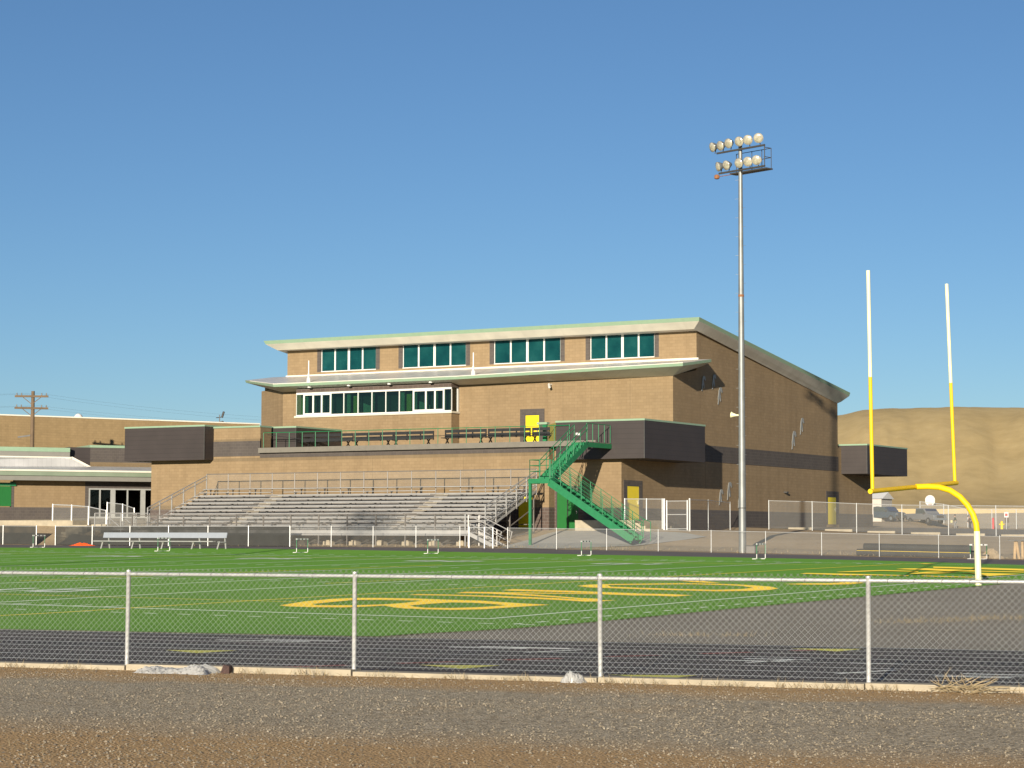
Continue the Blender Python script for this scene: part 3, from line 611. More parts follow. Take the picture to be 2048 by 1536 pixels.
# ------------------------------------------------------------------ angled school wing on the left and gym behind it
W0 = Vector((-99.117, 118.5, 0)); WD_ = Vector((-.574, -.819, 0)); WN = Vector((.819, -.574, 0))
def wp(u, v, z): q = W0+WD_*u+WN*v; return (q.x, q.y, z)
def wbox(mb, u0, u1, v0, v1, z0, z1):
    return mb.add([wp(u0, v0, z0), wp(u1, v0, z0), wp(u1, v1, z0), wp(u0, v1, z0), wp(u0, v0, z1), wp(u1, v0, z1), wp(u1, v1, z1), wp(u0, v1, z1)],
                  [(0, 3, 2, 1), (4, 5, 6, 7), (0, 1, 5, 4), (1, 2, 6, 5), (2, 3, 7, 6), (3, 0, 4, 7)])
G = thing('school_wing', 'low tan school wing with green shutter and glazed doors left of the stadium building', 'building', (-103, 114, 2.9))
m1 = MB(); wbox(m1, 4.72, 9.66, -.4, 0, 3.62, 5.6); wbox(m1, 10.75, 30, -.4, 0, 3.62, 5.6); m1.build('wall', TAN, G)
m1 = MB(); wbox(m1, 4.45, 30, -.4, .02, 2.3, 3.62); wbox(m1, -6, 4.72, -.4, .015, 4.98, 5.6); wbox(m1, 4.45, 4.72, -.4, .015, 3.62, 4.98); wbox(m1, 9.66, 9.85, -.4, .015, 3.62, 5.4); m1.build('brown_band', DARK, G)
m1 = MB(); wbox(m1, 9.85, 11.6, -.2, .03, 3.68, 5.05); sh = m1.build('shutter', GREEND, G)
m1 = MB(); wbox(m1, 9.55, 11.8, -.1, .14, 5.08, 5.3); m1.build('shutter_hood', GREENL if 'GREENL' in globals() else GREEN, sh)
f = MB()
for u in (4.42, 3.67, 2.75, 1.71, .60, -.3, -1.4): wbox(f, u-.05 if u != 2.75 and u != .6 else u-.17, u+.05 if u != 2.75 and u != .6 else u+.17, -.1, .04, 2.9, 4.96)
wbox(f, -2, 4.47, -.1, .045, 4.88, 4.98); wbox(f, -2, 4.47, -.1, .045, 2.88, 3.0)
fr = f.build('glazed_door', mat('anodised frame', (.34, .34, .32), .5, .2), G)
for a, b in ((3.72, 4.37), (2.92, 3.62), (1.76, 2.58), (.77, 1.66), (-.25, .43), (-1.35, -.35)):
    g = MB(); wbox(g, a, b, -.06, -.045, 3.0, 4.88); g.build('pane', WIND, fr)
g = MB(); wbox(g, -2, 4.4, -2.0, -1.9, 2.9, 4.9); g.build('hall_interior', INTD, fr)
m1 = MB()
m1.poly(wp(-6, 1.3, 6.1), wp(30, 1.3, 6.1), wp(30, -3.6, 7.2), wp(4.9, -3.6, 7.22), wp(3.6, -3.6, 6.62), wp(-6, -3.6, 6.65)); rf = m1.build('roof', ROOFM, G)
m1 = MB(); wbox(m1, -6, 30, 1.28, 1.36, 6.08, 6.2); m1.add([wp(5.0, -3.55, 7.2), wp(4.85, -3.55, 7.3), wp(3.5, -3.5, 6.62), wp(3.65, -3.5, 6.55)], [(0, 1, 2, 3)]); wbox(m1, 4.9, 30, -3.62, -3.5, 7.15, 7.27); m1.build('flashing', FLASH, rf)
m1 = MB(); wbox(m1, -6, 30, 1.2, 1.3, 5.78, 6.08); m1.build('fascia', GUTTER, rf)
m1 = MB(); wbox(m1, -6, 30, .9, 1.2, 5.45, 5.78); wbox(m1, -6, 30, 0, .9, 5.6, 5.7); m1.build('soffit', WSOFF, rf)
m1 = MB(); wbox(m1, 5.0, 30, -4.2, -3.62, 7.0, 7.62); m1.build('parapet', WSOFF, G)
m1 = MB(); wbox(m1, 5.0, 30, -4.25, -3.58, 7.62, 7.92); m1.build('parapet_cap', FASC, G)
m1 = MB(); wbox(m1, -6, 3.4, -12, -4.2, 6.0, 8.0); o = m1.build('roof_block', DARK, G)
m1 = MB(); wbox(m1, -6.05, 3.45, -12, -4.15, 8.0, 8.18); m1.build('cap', FASC, o)
m1 = MB(); m1.prism([wp(5.0, -4.2, 6.5), wp(3.4, -4.2, 6.5), wp(3.4, -9, 6.5), wp(5.0, -6, 6.5)], (0, 0, 1.5)); m1.build('corner_block', CLAD, o)
m1 = MB(); wbox(m1, -6, 3.39, -4.21, -4.19, 6.5, 6.95); m1.build('sandy_band', TAN2, o)
Y0 = thing('gym_building', 'long plain tan gym wall rising behind the low school wing', 'building', tuple(wp(4, -25, 2.9)))
m1 = MB()
def gtop(u): return 11.25+.010*u
m1.add([wp(-16, -25, 2), wp(40, -25, 2), wp(40, -45, 2), wp(-16, -45, 2), wp(-16, -25, gtop(-16)), wp(40, -25, gtop(40)), wp(40, -45, gtop(40)), wp(-16, -45, gtop(-16))], [(0, 1, 5, 4), (1, 2, 6, 5), (2, 3, 7, 6), (3, 0, 4, 7), (4, 5, 6, 7)])
m1.build('wall', brick('gym block', (.27, .185, .088), (.24, .163, .076), (.215, .148, .07)), Y0)
m1 = MB()
m1.add([wp(-16.05, -24.95, gtop(-16)), wp(40, -24.95, gtop(40)), wp(40, -25.3, gtop(40)), wp(-16.05, -25.3, gtop(-16)), wp(-16.05, -24.95, gtop(-16)+.1), wp(40, -24.95, gtop(40)+.1), wp(40, -25.3, gtop(40)+.1), wp(-16.05, -25.3, gtop(-16)+.1)], [(0, 3, 2, 1), (4, 5, 6, 7), (0, 1, 5, 4), (1, 2, 6, 5), (2, 3, 7, 6), (3, 0, 4, 7)])
m1.build('coping', FLASH, Y0)
m1 = MB(); q = Vector(wp(-.8, -26, gtop(0)))
m1.tube([q, q+Vector((0, 0, .15)), q+Vector((0, 0, .32)), q+Vector((0, 0, .42))], [.38, .36, .26, .08], 14); m1.build('roof_dome', WHITE, Y0, smooth=True)
m1 = MB(); q = Vector(wp(-12.8, -26, gtop(-12)))
m1.tube([q, q+Vector((0, 0, .75))], .04, 6); m1.tube([q+Vector((-.35, 0, .5)), q+Vector((.35, 0, .55))], .035, 6); m1.tube([q+Vector((.25, 0, .5)), q+Vector((.45, 0, 1.0))], .09, 6); m1.tube([q+Vector((-.3, .1, 0)), q+Vector((.3, .1, .12))], .12, 8); m1.build('roof_camera_mast', STEEL, Y0)

# utility pole between the wing and the gym
q = Vector(wp(5.5, -14, 2.9)); U = thing('utility_pole', 'brown wooden utility pole with two crossarms in front of the gym wall', 'utility pole', tuple(q))
zt = 12.45
m1 = MB(); m1.tube([q, (q.x, q.y, zt+.15)], [.20, .13], 10); m1.build('pole', POLEW, U, smooth=True)
ax = Vector((.86, -.30, 0)).normalized()
for z, a in ((zt-.25, Vector((.78, .55, 0))), (zt-1.15, Vector((.70, .75, 0)))):
    a.normalize(); p0 = Vector((q.x, q.y, z))
    m1 = MB(); m1.beam(p0-a*1.25-Vector((0, .15, 0)), p0+a*1.25-Vector((0, .15, 0)), .12, .15)
    m1.beam(p0-a*.75-Vector((0, .12, 0)), p0-Vector((0, .12, .6)), .05, .05); m1.beam(p0+a*.75-Vector((0, .12, 0)), p0-Vector((0, .12, .6)), .05, .05); arm = m1.build('crossarm', POLEW, U)
    for s in (-1.1, -.75, .75, 1.1):
        m2 = MB(); b = p0+a*s-Vector((0, .15, 0)); m2.tube([b+Vector((0, 0, .07)), b+Vector((0, 0, .26))], [.05, .035], 6); m2.build('insulator', STEEL, arm)
m1 = MB(); m1.beam((q.x-.9, q.y-.6, 9.1), (q.x-.1, q.y, 9.25), .12, .12); m1.build('street_light_arm', STEEL, U)
wl = MB()
for z, o1, ze in ((zt-.05, .9, 10.9), (zt-.05, -.9, 10.7), (zt-1.0, 1.0, 10.6), (zt-1.0, -.9, 10.4)):
    a = Vector((q.x+o1*.9, q.y-.3*o1, z)); b = a+Vector((17, 22, ze-z)); c2 = a+Vector((-40, -14, 1.2))
    for e0, e1 in ((a, b), (a, c2)): wl.tube([e0.lerp(e1, t)-Vector((0, 0, 4*.5*t*(1-t))) for t in np.linspace(0, 1, 9)], .0035, 4)
wl.build('wire', STEEL, U)

# ------------------------------------------------------------------ green external stair
S = thing('external_stair', 'green steel stair with a mid landing climbing to the deck', 'staircase', (-57, 106, 1.5))
def rail_run(mb, a, b, n, h=1.07, rails=(1.07, .75, .43), r=.022, pr=.024):
    a = Vector(a); b = Vector(b)
    for k in range(n+1):
        p = a.lerp(b, k/n); mb.tube([p, p+Vector((0, 0, h))], pr, 6)
    for z in rails: mb.tube([a+Vector((0, 0, z)), b+Vector((0, 0, z))], r, 6)
LT = (-59.35, 4.93); LBm = (-54.15, 1.5)          # lower flight, x and z
for y in (105.42, 106.5):
    m1 = MB(); m1.beam((LT[0]-.08, y, LT[1]-.20), (LBm[0], y, LBm[1]-.02), .06, .40); m1.build('stringer', GREEN, S)
m1 = MB(); n = 18
for k in range(n):
    t = (k+.5)/n; x = LT[0]+(LBm[0]-LT[0])*t; z = LT[1]+(LBm[1]-LT[1])*(k+1)/n+.02; m1.box(x-.15, x+.15, 105.45, 106.47, z-.04, z)
m1.build('tread', GREEN, S)
for y in (105.42, 106.5):
    m1 = MB(); rail_run(m1, (LT[0], y, LT[1]), (LBm[0]+.1, y, LBm[1]+.1), 8, rails=(1.07, .85, .64, .43, .22), r=.016); m1.tube([(LBm[0]+.1, y, LBm[1]+1.17), (LBm[0]+.55, y, LBm[1]+1.0), (LBm[0]+.55, y, 1.45)], .024, 6); m1.build('handrail', GREEN, S)
m1 = MB(); m1.box(-60.75, -59.35, 105.39, 106.6, 4.88, 4.93); m1.box(-60.75, -59.38, 105.36, 105.42, 4.66, 4.93); m1.box(-59.41, -59.35, 105.42, 106.55, 4.66, 4.88); m1.box(-60.75, -60.69, 105.42, 106.55, 4.66, 4.88); m1.build('mid_landing', GREEN, S)
m1 = MB(); rail_run(m1, (-60.68, 105.42, 4.93), (-60.68, 106.6, 4.93), 1); rail_run(m1, (-60.68, 105.42, 4.93), (-59.4, 105.42, 4.93), 2); m1.build('landing_rail', GREEN, S)
m1 = MB(); m1.box(-60.74, -60.6, 105.4, 105.54, .9, 4.66); m1.build('post', GREEN, S)
UB, UT = (106.6, 4.93), (110.76, 7.18)              # upper flight, y and z
for x in (-60.74, -59.88):
    m1 = MB(); m1.beam((x, UB[0]-.05, UB[1]-.12), (x, UT[0], UT[1]-.12), .05, .34); m1.build('stringer', GREEN, S)
m1 = MB(); n = 12
for k in range(n):
    y = UB[0]+(UT[0]-UB[0])*k/n; z = UB[1]+(UT[1]-UB[1])*(k+1)/n; m1.box(-60.71, -59.91, y, y+.35, z-.04, z); m1.box(-60.71, -59.91, y, y+.02, z-.22, z-.04)
m1.build('tread', GREEN, S)
for x in (-60.74, -59.88):
    m1 = MB(); rail_run(m1, (x, UB[0], UB[1]), (x, UT[0], UT[1]), 5, rails=(1.07, .78)); m1.build('handrail', GREEN, S)
m1 = MB(); rail_run(m1, (-59.93, 110.8, 7.25), (-59.93, 113.75, 7.25), 4, rails=(1.07,)); m1.build('top_landing_rail', GREEN, S)
m1 = MB(); m1.box(-59.96, -59.90, 110.7, 113.88, 6.92, 7.20); m1.box(-60.9, -59.96, 110.70, 110.76, 6.95, 7.20); m1.build('channel', GREEN, S)
sg = thing('sign_plate', 'small white sign plate on the green rail at the stair top', 'sign', (-60.55, 110.8, 7.6))
m1 = MB(); m1.box(-60.62, -60.36, 110.72, 110.74, 7.62, 7.76); m1.build('plate', WHITE, sg)

# deck guard railing
R = thing('deck_railing', 'long green guard railing along the concrete deck edge below the press box', 'railing', (-75, 113.8, 7.46))
n = 22
for k in range(n+1):
    x = -85.74+k*(23.0/n); m1 = MB(); m1.tube([(x, 113.8, 7.44), (x, 113.8, 8.45)], .024, 6); m1.build('post', GREEN, R)
m1 = MB(); m1.tube([(-85.74, 113.8, 8.45), (-62.74, 113.8, 8.40)], .025, 6); m1.build('top_rail', GREEN, R)
m1 = MB(); m1.tube([(-85.5, 113.9, 8.33), (-83.6, 115, 8.05), (-62.8, 115, 8.0)], .02, 6); m1.build('handrail', BLACK, R)
# black benches on the deck
def deck_bench():
    t = thing('deck_bench', '', 'bench', (0, 0, 0), 'black benches on the deck')
    L = 1.55
    m1 = MB(); m1.box(-L, L, -.35, .0, .42, .47); m1.build('seat', BLACK, t, local=True)
    m1 = MB()
    m1.box(-L, L, .12, .15, .50, .70); m1.box(-L, L, .12, .15, .78, .97)
    for x in (-L+.05, -L/3, L/3, L-.05): m1.box(x-.03, x+.03, .1, .18, .4, .95)
    m1.build('backrest', BLACK, t, local=True)
    for x in (-L+.3, L-.3):
        m1 = MB(); m1.beam((x, -.3, 0), (x, .1, .44), .06, .06); m1.beam((x, .2, 0), (x, -.2, .44), .06, .06); m1.build('leg', BLACK, t, local=True)
    return t
proto = deck_bench()
dl = [(-85.0, 'black deck bench at the far left end, beside the dark clad panel'), (-81.85, 'second black deck bench from the left, under the press box windows'), (-78.7, 'third black deck bench from the left, under the press box windows'), (-75.6, 'fourth black deck bench from the left, under the right end of the press box'),
      (-71.3, 'black deck bench just left of and across the upper yellow door'), (-68.1, 'black deck bench right of the upper yellow door, before the brown siding'), (-64.9, 'rightmost black deck bench, beside the top of the green stair')]
for i, (x, lab) in enumerate(dl):
    o = proto if i == 0 else copy_tree(proto); o.location = (x, 116.2 if i < 4 else 115.6, 7.46); o['label'] = lab
# ------------------------------------------------------------------ bleachers
BL_ = thing('bleachers', 'aluminium bleachers with eleven bench rows below the deck', 'bleachers', (-76.5, 105, 1.1))
SEGX = [(-89.0, -83.2), (-82.2, -70.7), (-69.7, -64.12)]
NR = 11
def ry(i): return 105.85+.605*i
def rz(i): return 2.31+.243*i
for i in range(NR):
    for a, b in ([(-89.2, -64.12)] if i == NR-1 else SEGX):
        m1 = MB(); m1.box(a, b, ry(i)-.06, ry(i)+.20, rz(i)-.045, rz(i)); m1.build('seat', ALU, BL_, bevel=.008)
    m1 = MB(); m1.box(-89.0, -64.12, ry(i)-.62, ry(i)-.02, rz(i)-.46, rz(i)-.42); m1.build('footboard', ALU, BL_)
    if i < NR-1:
        m1 = MB(); m1.box(-89.0, -64.12, ry(i), ry(i)+.03, rz(i)-.42, rz(i)-.20); m1.build('riser', ALUD, BL_)
for a, b in ((-83.15, -82.25), (-70.65, -69.75)):
    for i in range(NR-1):
        m1 = MB(); m1.box(a, b, ry(i)-.1, ry(i)+.18, rz(i)-.31, rz(i)-.28); m1.build('aisle_step', CONC2, BL_)
pos = [(x, i) for i in range(NR) for x in np.arange(-88.6+.0, -64.2, 1.83) if not (-83.3 < x < -82.1 or -70.8 < x < -69.6)]
bm_ = MB(); bm_.box(-.03, .03, -.09, .16, -.09, -.05); bm_.box(-.025, .025, .0, .06, -.42, -.07)
b0 = bm_.build('seat_bracket', STEEL, BL_, local=True)
base = BL_.location; rest = MB()
for k, (x, i) in enumerate(pos):
    if k < 100:
        o = b0 if k == 0 else b0.copy()
        if k: col.objects.link(o)
        o.location = (x-base.x, ry(i)-base.y, rz(i)-base.z)
    else: rest.box(x-.03, x+.03, ry(i)-.09, ry(i)+.16, rz(i)-.09, rz(i)-.05); rest.box(x-.025, x+.025, ry(i), ry(i)+.06, rz(i)-.42, rz(i)-.07)
tag(rest.build('seat_bracket', STEEL, BL_), kind='stuff')
m1 = MB(); m1.box(-89.0, -64.12, 104.35, 105.22, 1.86, 1.93); m1.box(-89.0, -64.12, 104.32, 104.36, 1.72, 2.02); m1.build('walkway', ALU, BL_)
yb, zb = ry(NR-1)+.22, rz(NR-1)
for x in np.linspace(-89.1, -64.07, 15):
    m1 = MB(); m1.tube([(x, yb, zb-.5), (x, yb, 5.72)], .035, 6); m1.build('back_rail_post', ALUD, BL_)
m1 = MB(); m1.tube([(-89.1, yb, 5.72), (-64.07, yb, 5.72)], .035, 6); m1.tube([(-89.1, yb, 4.75), (-64.07, yb, 4.75)], .02, 6); m1.build('back_rail', ALUD, BL_)
m1 = MB(); m1.poly((-89.1, yb, 4.6), (-64.07, yb, 4.6), (-64.07, yb, 5.7), (-89.1, yb, 5.7)); m1.build('chain_link', LINK, BL_)
for x in (-89.1, -64.07):
    for k in range(6):
        y = 106.2+k*(yb-106.2)/5; z = 3.45+(5.62-3.45)*k/5; m1 = MB(); m1.beam((x, y, z-1.45 if k else 1.9), (x, y, z), .06, .06); m1.build('side_rail_post', ALU, BL_)
    m1 = MB()
    for d in (0, -.22): m1.tube([(x, 106.2, 3.45+d), (x, yb, 5.62+d)], .03, 6)
    m1.beam((x, 105.6, 1.75), (x, yb, 4.42), .05, .12); m1.beam((x, 105.6, 2.1), (x, yb, 4.72), .05, .05); m1.build('side_rail', ALU, BL_)
    m1 = MB(); m1.poly((x, 106.2, 2.1), (x, yb, 4.4), (x, yb, 5.6), (x, 106.2, 3.4)); m1.build('chain_link', LINK, BL_)
for k, x in enumerate(np.linspace(-88.8, -64.3, 13)):
    m1 = MB(); m1.beam((x, 104.38, gz(x, 104.38)-.1), (x, 104.38, 2.95), .07, .07); m1.build('front_rail_post', ALUD if k < 12 else ALU, BL_)
m1 = MB(); m1.tube([(-88.8, 104.38, 2.95), (-64.3, 104.38, 2.95)], .03, 6); m1.tube([(-88.8, 104.38, 2.42), (-64.3, 104.38, 2.42)], .018, 6); m1.build('front_rail', ALUD, BL_)
m1 = MB(); m1.poly((-88.8, 104.38, 1.95), (-64.3, 104.38, 1.95), (-64.3, 104.38, 2.93), (-88.8, 104.38, 2.93)); m1.build('chain_link', LINK, BL_)
for x in np.linspace(-88.6, -64.2, 14):            # supporting frames
    m1 = MB(); g = gz(x, 106)
    m1.beam((x, 104.6, 1.84), (x, yb-.1, 4.15), .06, .12)
    for y in (106.4, 109.2, yb-.1): m1.beam((x, y, gz(x, y)-.05), (x, y, 1.84+(y-104.6)*.331), .07, .07)
    m1.beam((x, 104.7, g+.05), (x, 106.9, 1.95), .08, .12); m1.beam((x, 106.4, g), (x, yb-.1, 3.4), .05, .05); m1.beam((x, 104.7, g+.08), (x, yb, gz(x, yb)+.1), .08, .08)
    m1.build('frame', ALUD, BL_)
    m1 = MB(); m1.box(x+.45, x+.95, 105.5, 106.1, g-.2, g+.22); m1.box(x+.55, x+.85, 105.6, 106.0, g+.2, g+.32); m1.build('footing', CONC2, BL_, bevel=.03)
m1 = MB(); m1.beam((-88.6, 109.2, 2.6), (-64.2, 109.2, 2.6), .05, .05); m1.beam((-88.6, yb, 2.4), (-64.2, yb, 2.4), .05, .05); m1.build('brace', ALUD, BL_)
m1 = MB()                                           # entry steps at the right front
for k in range(6):
    x = -64.05+k*.36; z = 1.90-.165*(k+1); m1.box(x, x+.34, 104.4, 105.5, z-.05, z)
m1.build('entry_step', ALU, BL_)
for y in (104.36, 105.54):
    m1 = MB(); m1.beam((-64.1, y, 1.85), (-61.95, y, .92), .05, .22); m1.build('entry_stringer', ALU, BL_)
    m1 = MB(); m1.tube([(-64.1, y, 2.9), (-62.1, y, 2.02), (-61.9, y, 1.95), (-62.05, y, 1.35), (-63.2, y, 1.9)], .028, 6); m1.tube([(-64.1, y, 2.45), (-62.5, y, 1.7)], .022, 6)
    for x in (-64.1, -62.2): m1.tube([(x, y, 1.0), (x, y, 2.9 if x < -63 else 2.06)], .028, 6)
    m1.build('entry_handrail', ALU, BL_)

# aluminium access ramp left of the bleachers
RP = thing('access_ramp', 'aluminium access ramp with railings at the left end of the bleachers', 'ramp', (-91, 106, 1.5))
m1 = MB(); m1.box(-92.4, -89.05, 104.9, 106.4, 2.02, 2.12); m1.build('deck', ALU, RP)
for y in (104.92, 106.38):
    m1 = MB()
    for x in np.linspace(-92.35, -89.1, 4): m1.beam((x, y, gz(x, y)-.05), (x, y, 3.1), .055, .055)
    m1.tube([(-92.35, y, 3.1), (-89.1, y, 3.1)], .028, 6); m1.tube([(-92.35, y, 2.2), (-89.1, y, 2.2)], .028, 6); m1.beam((-91.3, y, 2.9), (-90.3, y, 2.25), .03, .03); m1.build('railing', ALU, RP)
    m1 = MB(); m1.poly((-92.35, y, 2.12), (-89.1, y, 2.12), (-89.1, y, 3.1), (-92.35, y, 3.1)); m1.build('chain_link', LINK, RP)

# ------------------------------------------------------------------ terrace, steps, pads
m1 = MB(); m1.box(-150, -94.95, 105.75, 107.5, .9, 2.66); m1.box(-93.5, -92.3, 105.9, 107.5, .9, 2.40); m1.build('retaining_wall', CONC2)
tag(bpy.data.objects['retaining_wall'], 'low pale concrete retaining wall in front of the school wing', 'retaining wall')
gridsheet('terrace', np.arange(-150, -91, 2.0), lambda x: 107.4, lambda x: 130, 14, CONC2, .03)
m1 = MB()
for k in range(6): m1.box(-94.95, -93.5, 103.4+k*.42, 106.3, .9, 1.25+.22*k)
st = m1.build('terrace_steps', CONC2); tag(st, 'pale concrete steps rising between the two windscreen panels', 'steps')
xs = np.arange(-63.2, -52.6, .7)
gridsheet('concrete_pad', xs, lambda x: float(np.interp(x, [-63.3, -61.5, -57.8, -53.8, -52.7], [112.5, 103.0, 102.4, 106.0, 110.5])), lambda x: float(np.interp(x, [-55, -52.7], [113.5, 111.8])), 16, CONC, .03)
m1 = MB(); m1.box(-62.2, -58.2, 113.5, 114.66, 1.6, 2.66); m1.box(-59.64, -58.2, 114.66, 117.6, 1.6, 2.66)
for k in range(3): m1.box(-58.2+k*.34, -57.86+k*.34, 113.6, 117.4, 1.5, 2.66-.17*(k+1))
tag(m1.build('door_stoop', CONC2, bevel=.01), 'pale concrete stoop with steps at the lower yellow side door', 'stoop')

# ------------------------------------------------------------------ fences
def fence(name, label, pts, h, spacing, postm=GALV, mesh=LINK, r=.025, group=None, rail=True, bottom=.05, posts=None):
    P = [Vector((x, y, 0)) for x, y in pts]; mid = P[len(P)//2]
    t = thing(name, label, 'fence', (mid.x, mid.y, gz(mid.x, mid.y)), group)
    for a, b in zip(P[:-1], P[1:]):
        n = max(1, round((b-a).length/spacing)); Q = [a.lerp(b, k/n) for k in range(n+1)]
        for p in (Q if b is P[-1] else Q[:-1]):
            g = gz(p.x, p.y); m1 = MB(); m1.tube([(p.x, p.y, g-.1), (p.x, p.y, g+h+.04)], r, 6); m1.build('post', postm, t)
        if rail:
            m1 = MB(); m1.tube([(p.x, p.y, gz(p.x, p.y)+h) for p in Q], r*.7, 6, caps=False); m1.build('top_rail', GALV, t)
        m1 = MB()
        for p, q in zip(Q[:-1], Q[1:]): m1.poly((p.x, p.y, gz(p.x, p.y)+bottom), (q.x, q.y, gz(q.x, q.y)+bottom), (q.x, q.y, gz(q.x, q.y)+h), (p.x, p.y, gz(p.x, p.y)+h))
        m1.build('windscreen' if mesh is WINDS else 'chain_link', mesh, t)
    return t
fence('screened_fence', 'fence panel with dark grey windscreen at the far left, left of the concrete steps', [(-112, 102.45), (-95.0, 102.45)], 1.2, 3.0, mesh=WINDS)
fence('screened_fence', 'long fence with dark grey windscreen behind the team bench', [(-93.4, 102.45), (-75.2, 102.45)], 1.2, 3.04, mesh=WINDS)
fence('trackside_fence', 'low chain link fence along the far track in front of the bleachers', [(-75.2, 102.5), (-63.5, 102.5)], 1.18, 2.95, r=.019)
fence('trackside_fence', 'low chain link fence along the far track below the dirt bank, passing the light pole', [(-60.4, 102.5), (-11, 102.5)], 1.14, 3.07, r=.018)
fence('gate_fence', 'tall chain link fence with white posts by the lower yellow side door', [(-59.35, 114.5), (-58.3, 115.3), (-57.25, 115.3)], 1.85, 1.4, r=.036)
fence('upper_fence', 'tall chain link fence with white posts above the dirt bank', [(-55.4, 115.2), (-57.2, 121.6), (-58.6, 127.9)], 1.85, 6.5)
fence('upper_fence', 'tall chain link fence with white posts along the parking lot edge', [(-56.35, 129), (-20, 128.6)], 1.85, 2.95, r=.028)
g_ = thing('fence_gate', 'white framed chain link gate standing beside the lower yellow side door', 'gate', (-56.3, 115.3, 2.05))
m1 = MB()
for x in (-56.95, -55.6): m1.tube([(x, 115.3, 2.05), (x, 115.3, 3.85)], .045, 6)
for z in (2.15, 3.0, 3.8): m1.tube([(-56.95, 115.3, z), (-55.6, 115.3, z)], .025, 6)
m1.build('gate_frame', GALV, g_)
m1 = MB(); m1.poly((-56.95, 115.3, 2.15), (-55.6, 115.3, 2.15), (-55.6, 115.3, 3.8), (-56.95, 115.3, 3.8)); m1.build('chain_link', LINK, g_)
m1 = MB(); m1.tube([(-57.12, 115.3, 2.0), (-57.12, 115.3, 3.95)], .06, 8); m1.build('gate_post', WHITE, g_)
m1 = MB(); m1.tube([(-55.42, 115.25, 1.85), (-55.42, 115.25, 3.95)], .05, 8); m1.build('gate_post', WHITE, g_)
fence('terrace_fence', 'white posted chain link fence along the front of the concrete terrace', [(-98.0, 107.2), (-96.4, 107.25), (-94.9, 107.2), (-93.3, 107.1)], 1.2, 1.8, r=.045)
fence('terrace_fence', 'white posted fence near the glazed doors of the school wing', [(-97.5, 112), (-95.8, 111.6), (-93.6, 110.2)], 1.15, 1.9, r=.04)
fence('team_gate_posts', 'short chain link gate panel at the foot of the bleacher entry steps', [(-62.9, 102.5), (-61.9, 102.5), (-61.35, 102.5)], 1.15, 1.0, r=.04)

# ------------------------------------------------------------------ near chain link fence (real wires)
NF = thing('chain_link_fence', 'galvanised chain link fence crossing the foreground on a concrete kerb', 'fence', (-11.7, 22.0, 0))
du = Vector((1, .185, 0)).normalized()
def np_(x): return Vector((x, FXA(x), 0))
px = [-8.674+3.045*k for k in range(-7, 5)]
for x in px:
    p = np_(x); ln_ = Vector((random.gauss(0, .006), random.gauss(0, .006), 0)); m1 = MB(); m1.tube([p+Vector((0, 0, -.05)), p+ln_+Vector((0, 0, 1.225)), p+ln_+Vector((0, 0, 1.23)), p+ln_+Vector((0, 0, 1.25))], [.027, .027, .031, .027], 12); po = m1.build('post', GALV, NF, smooth=True)
a, b = np_(px[0]), np_(px[-1])
m1 = MB(); m1.tube([a+Vector((0, 0, 1.20)), b+Vector((0, 0, 1.20))], .021, 10); m1.build('top_rail', GALV, NF, smooth=True)
Lf = (b-a).length; pitch = .0745; z0, z1 = .10, 1.268; hh = z1-z0; nrm = Vector((-du.y, du.x, 0))
m1 = MB(); rw = .0018; nz = 32
nw = int(Lf/pitch)
vv = []; ff = []
run = hh*1.0                                   # horizontal run of one wire
for fam in (1, -1):
    for k in range(-24, nw+24):
        s0 = k*pitch; s1 = s0+fam*run
        q0, q1 = sorted([(s0, z0), (s1, z1)])
        # clip to the fence length
        lo, hi = max(q0[0], 0), min(q1[0], Lf)
        if hi-lo < .02: continue
        za = q0[1]+(q1[1]-q0[1])*(lo-q0[0])/(q1[0]-q0[0]); zb_ = q0[1]+(q1[1]-q0[1])*(hi-q0[0])/(q1[0]-q0[0])
        A_ = a+du*lo+Vector((0, 0, za))-nrm*(.024+fam*.0022); B_ = a+du*hi+Vector((0, 0, zb_))-nrm*(.024+fam*.0022)
        d = (B_-A_).normalized(); x_ = d.cross(nrm).normalized(); o = len(vv)
        for P_ in (A_, B_):
            for t in range(4):
                an = math.pi/2*t; vv.append(tuple(P_+x_*rw*math.cos(an)+nrm*rw*math.sin(an)))
        for t in range(4): ff.append((o+t, o+(t+1) % 4, o+4+(t+1) % 4, o+4+t))
m1.v, m1.f = vv, ff; m1.build('wire_mesh', GALVW, NF)
m1 = MB()
for k in range(int(Lf/.30)): 
    c = a+du*(k*.30+.07*math.sin(k*3.1))+Vector((0, 0, 1.20)); m1.tube([c+du*.012+nrm*.026+Vector((0, 0, .02)), c+Vector((0, 0, .026)), c-nrm*.028-du*.01, c+Vector((0, 0, -.026))-du*.012], .0035, 4)
m1.build('wire_ties', STEEL, NF)

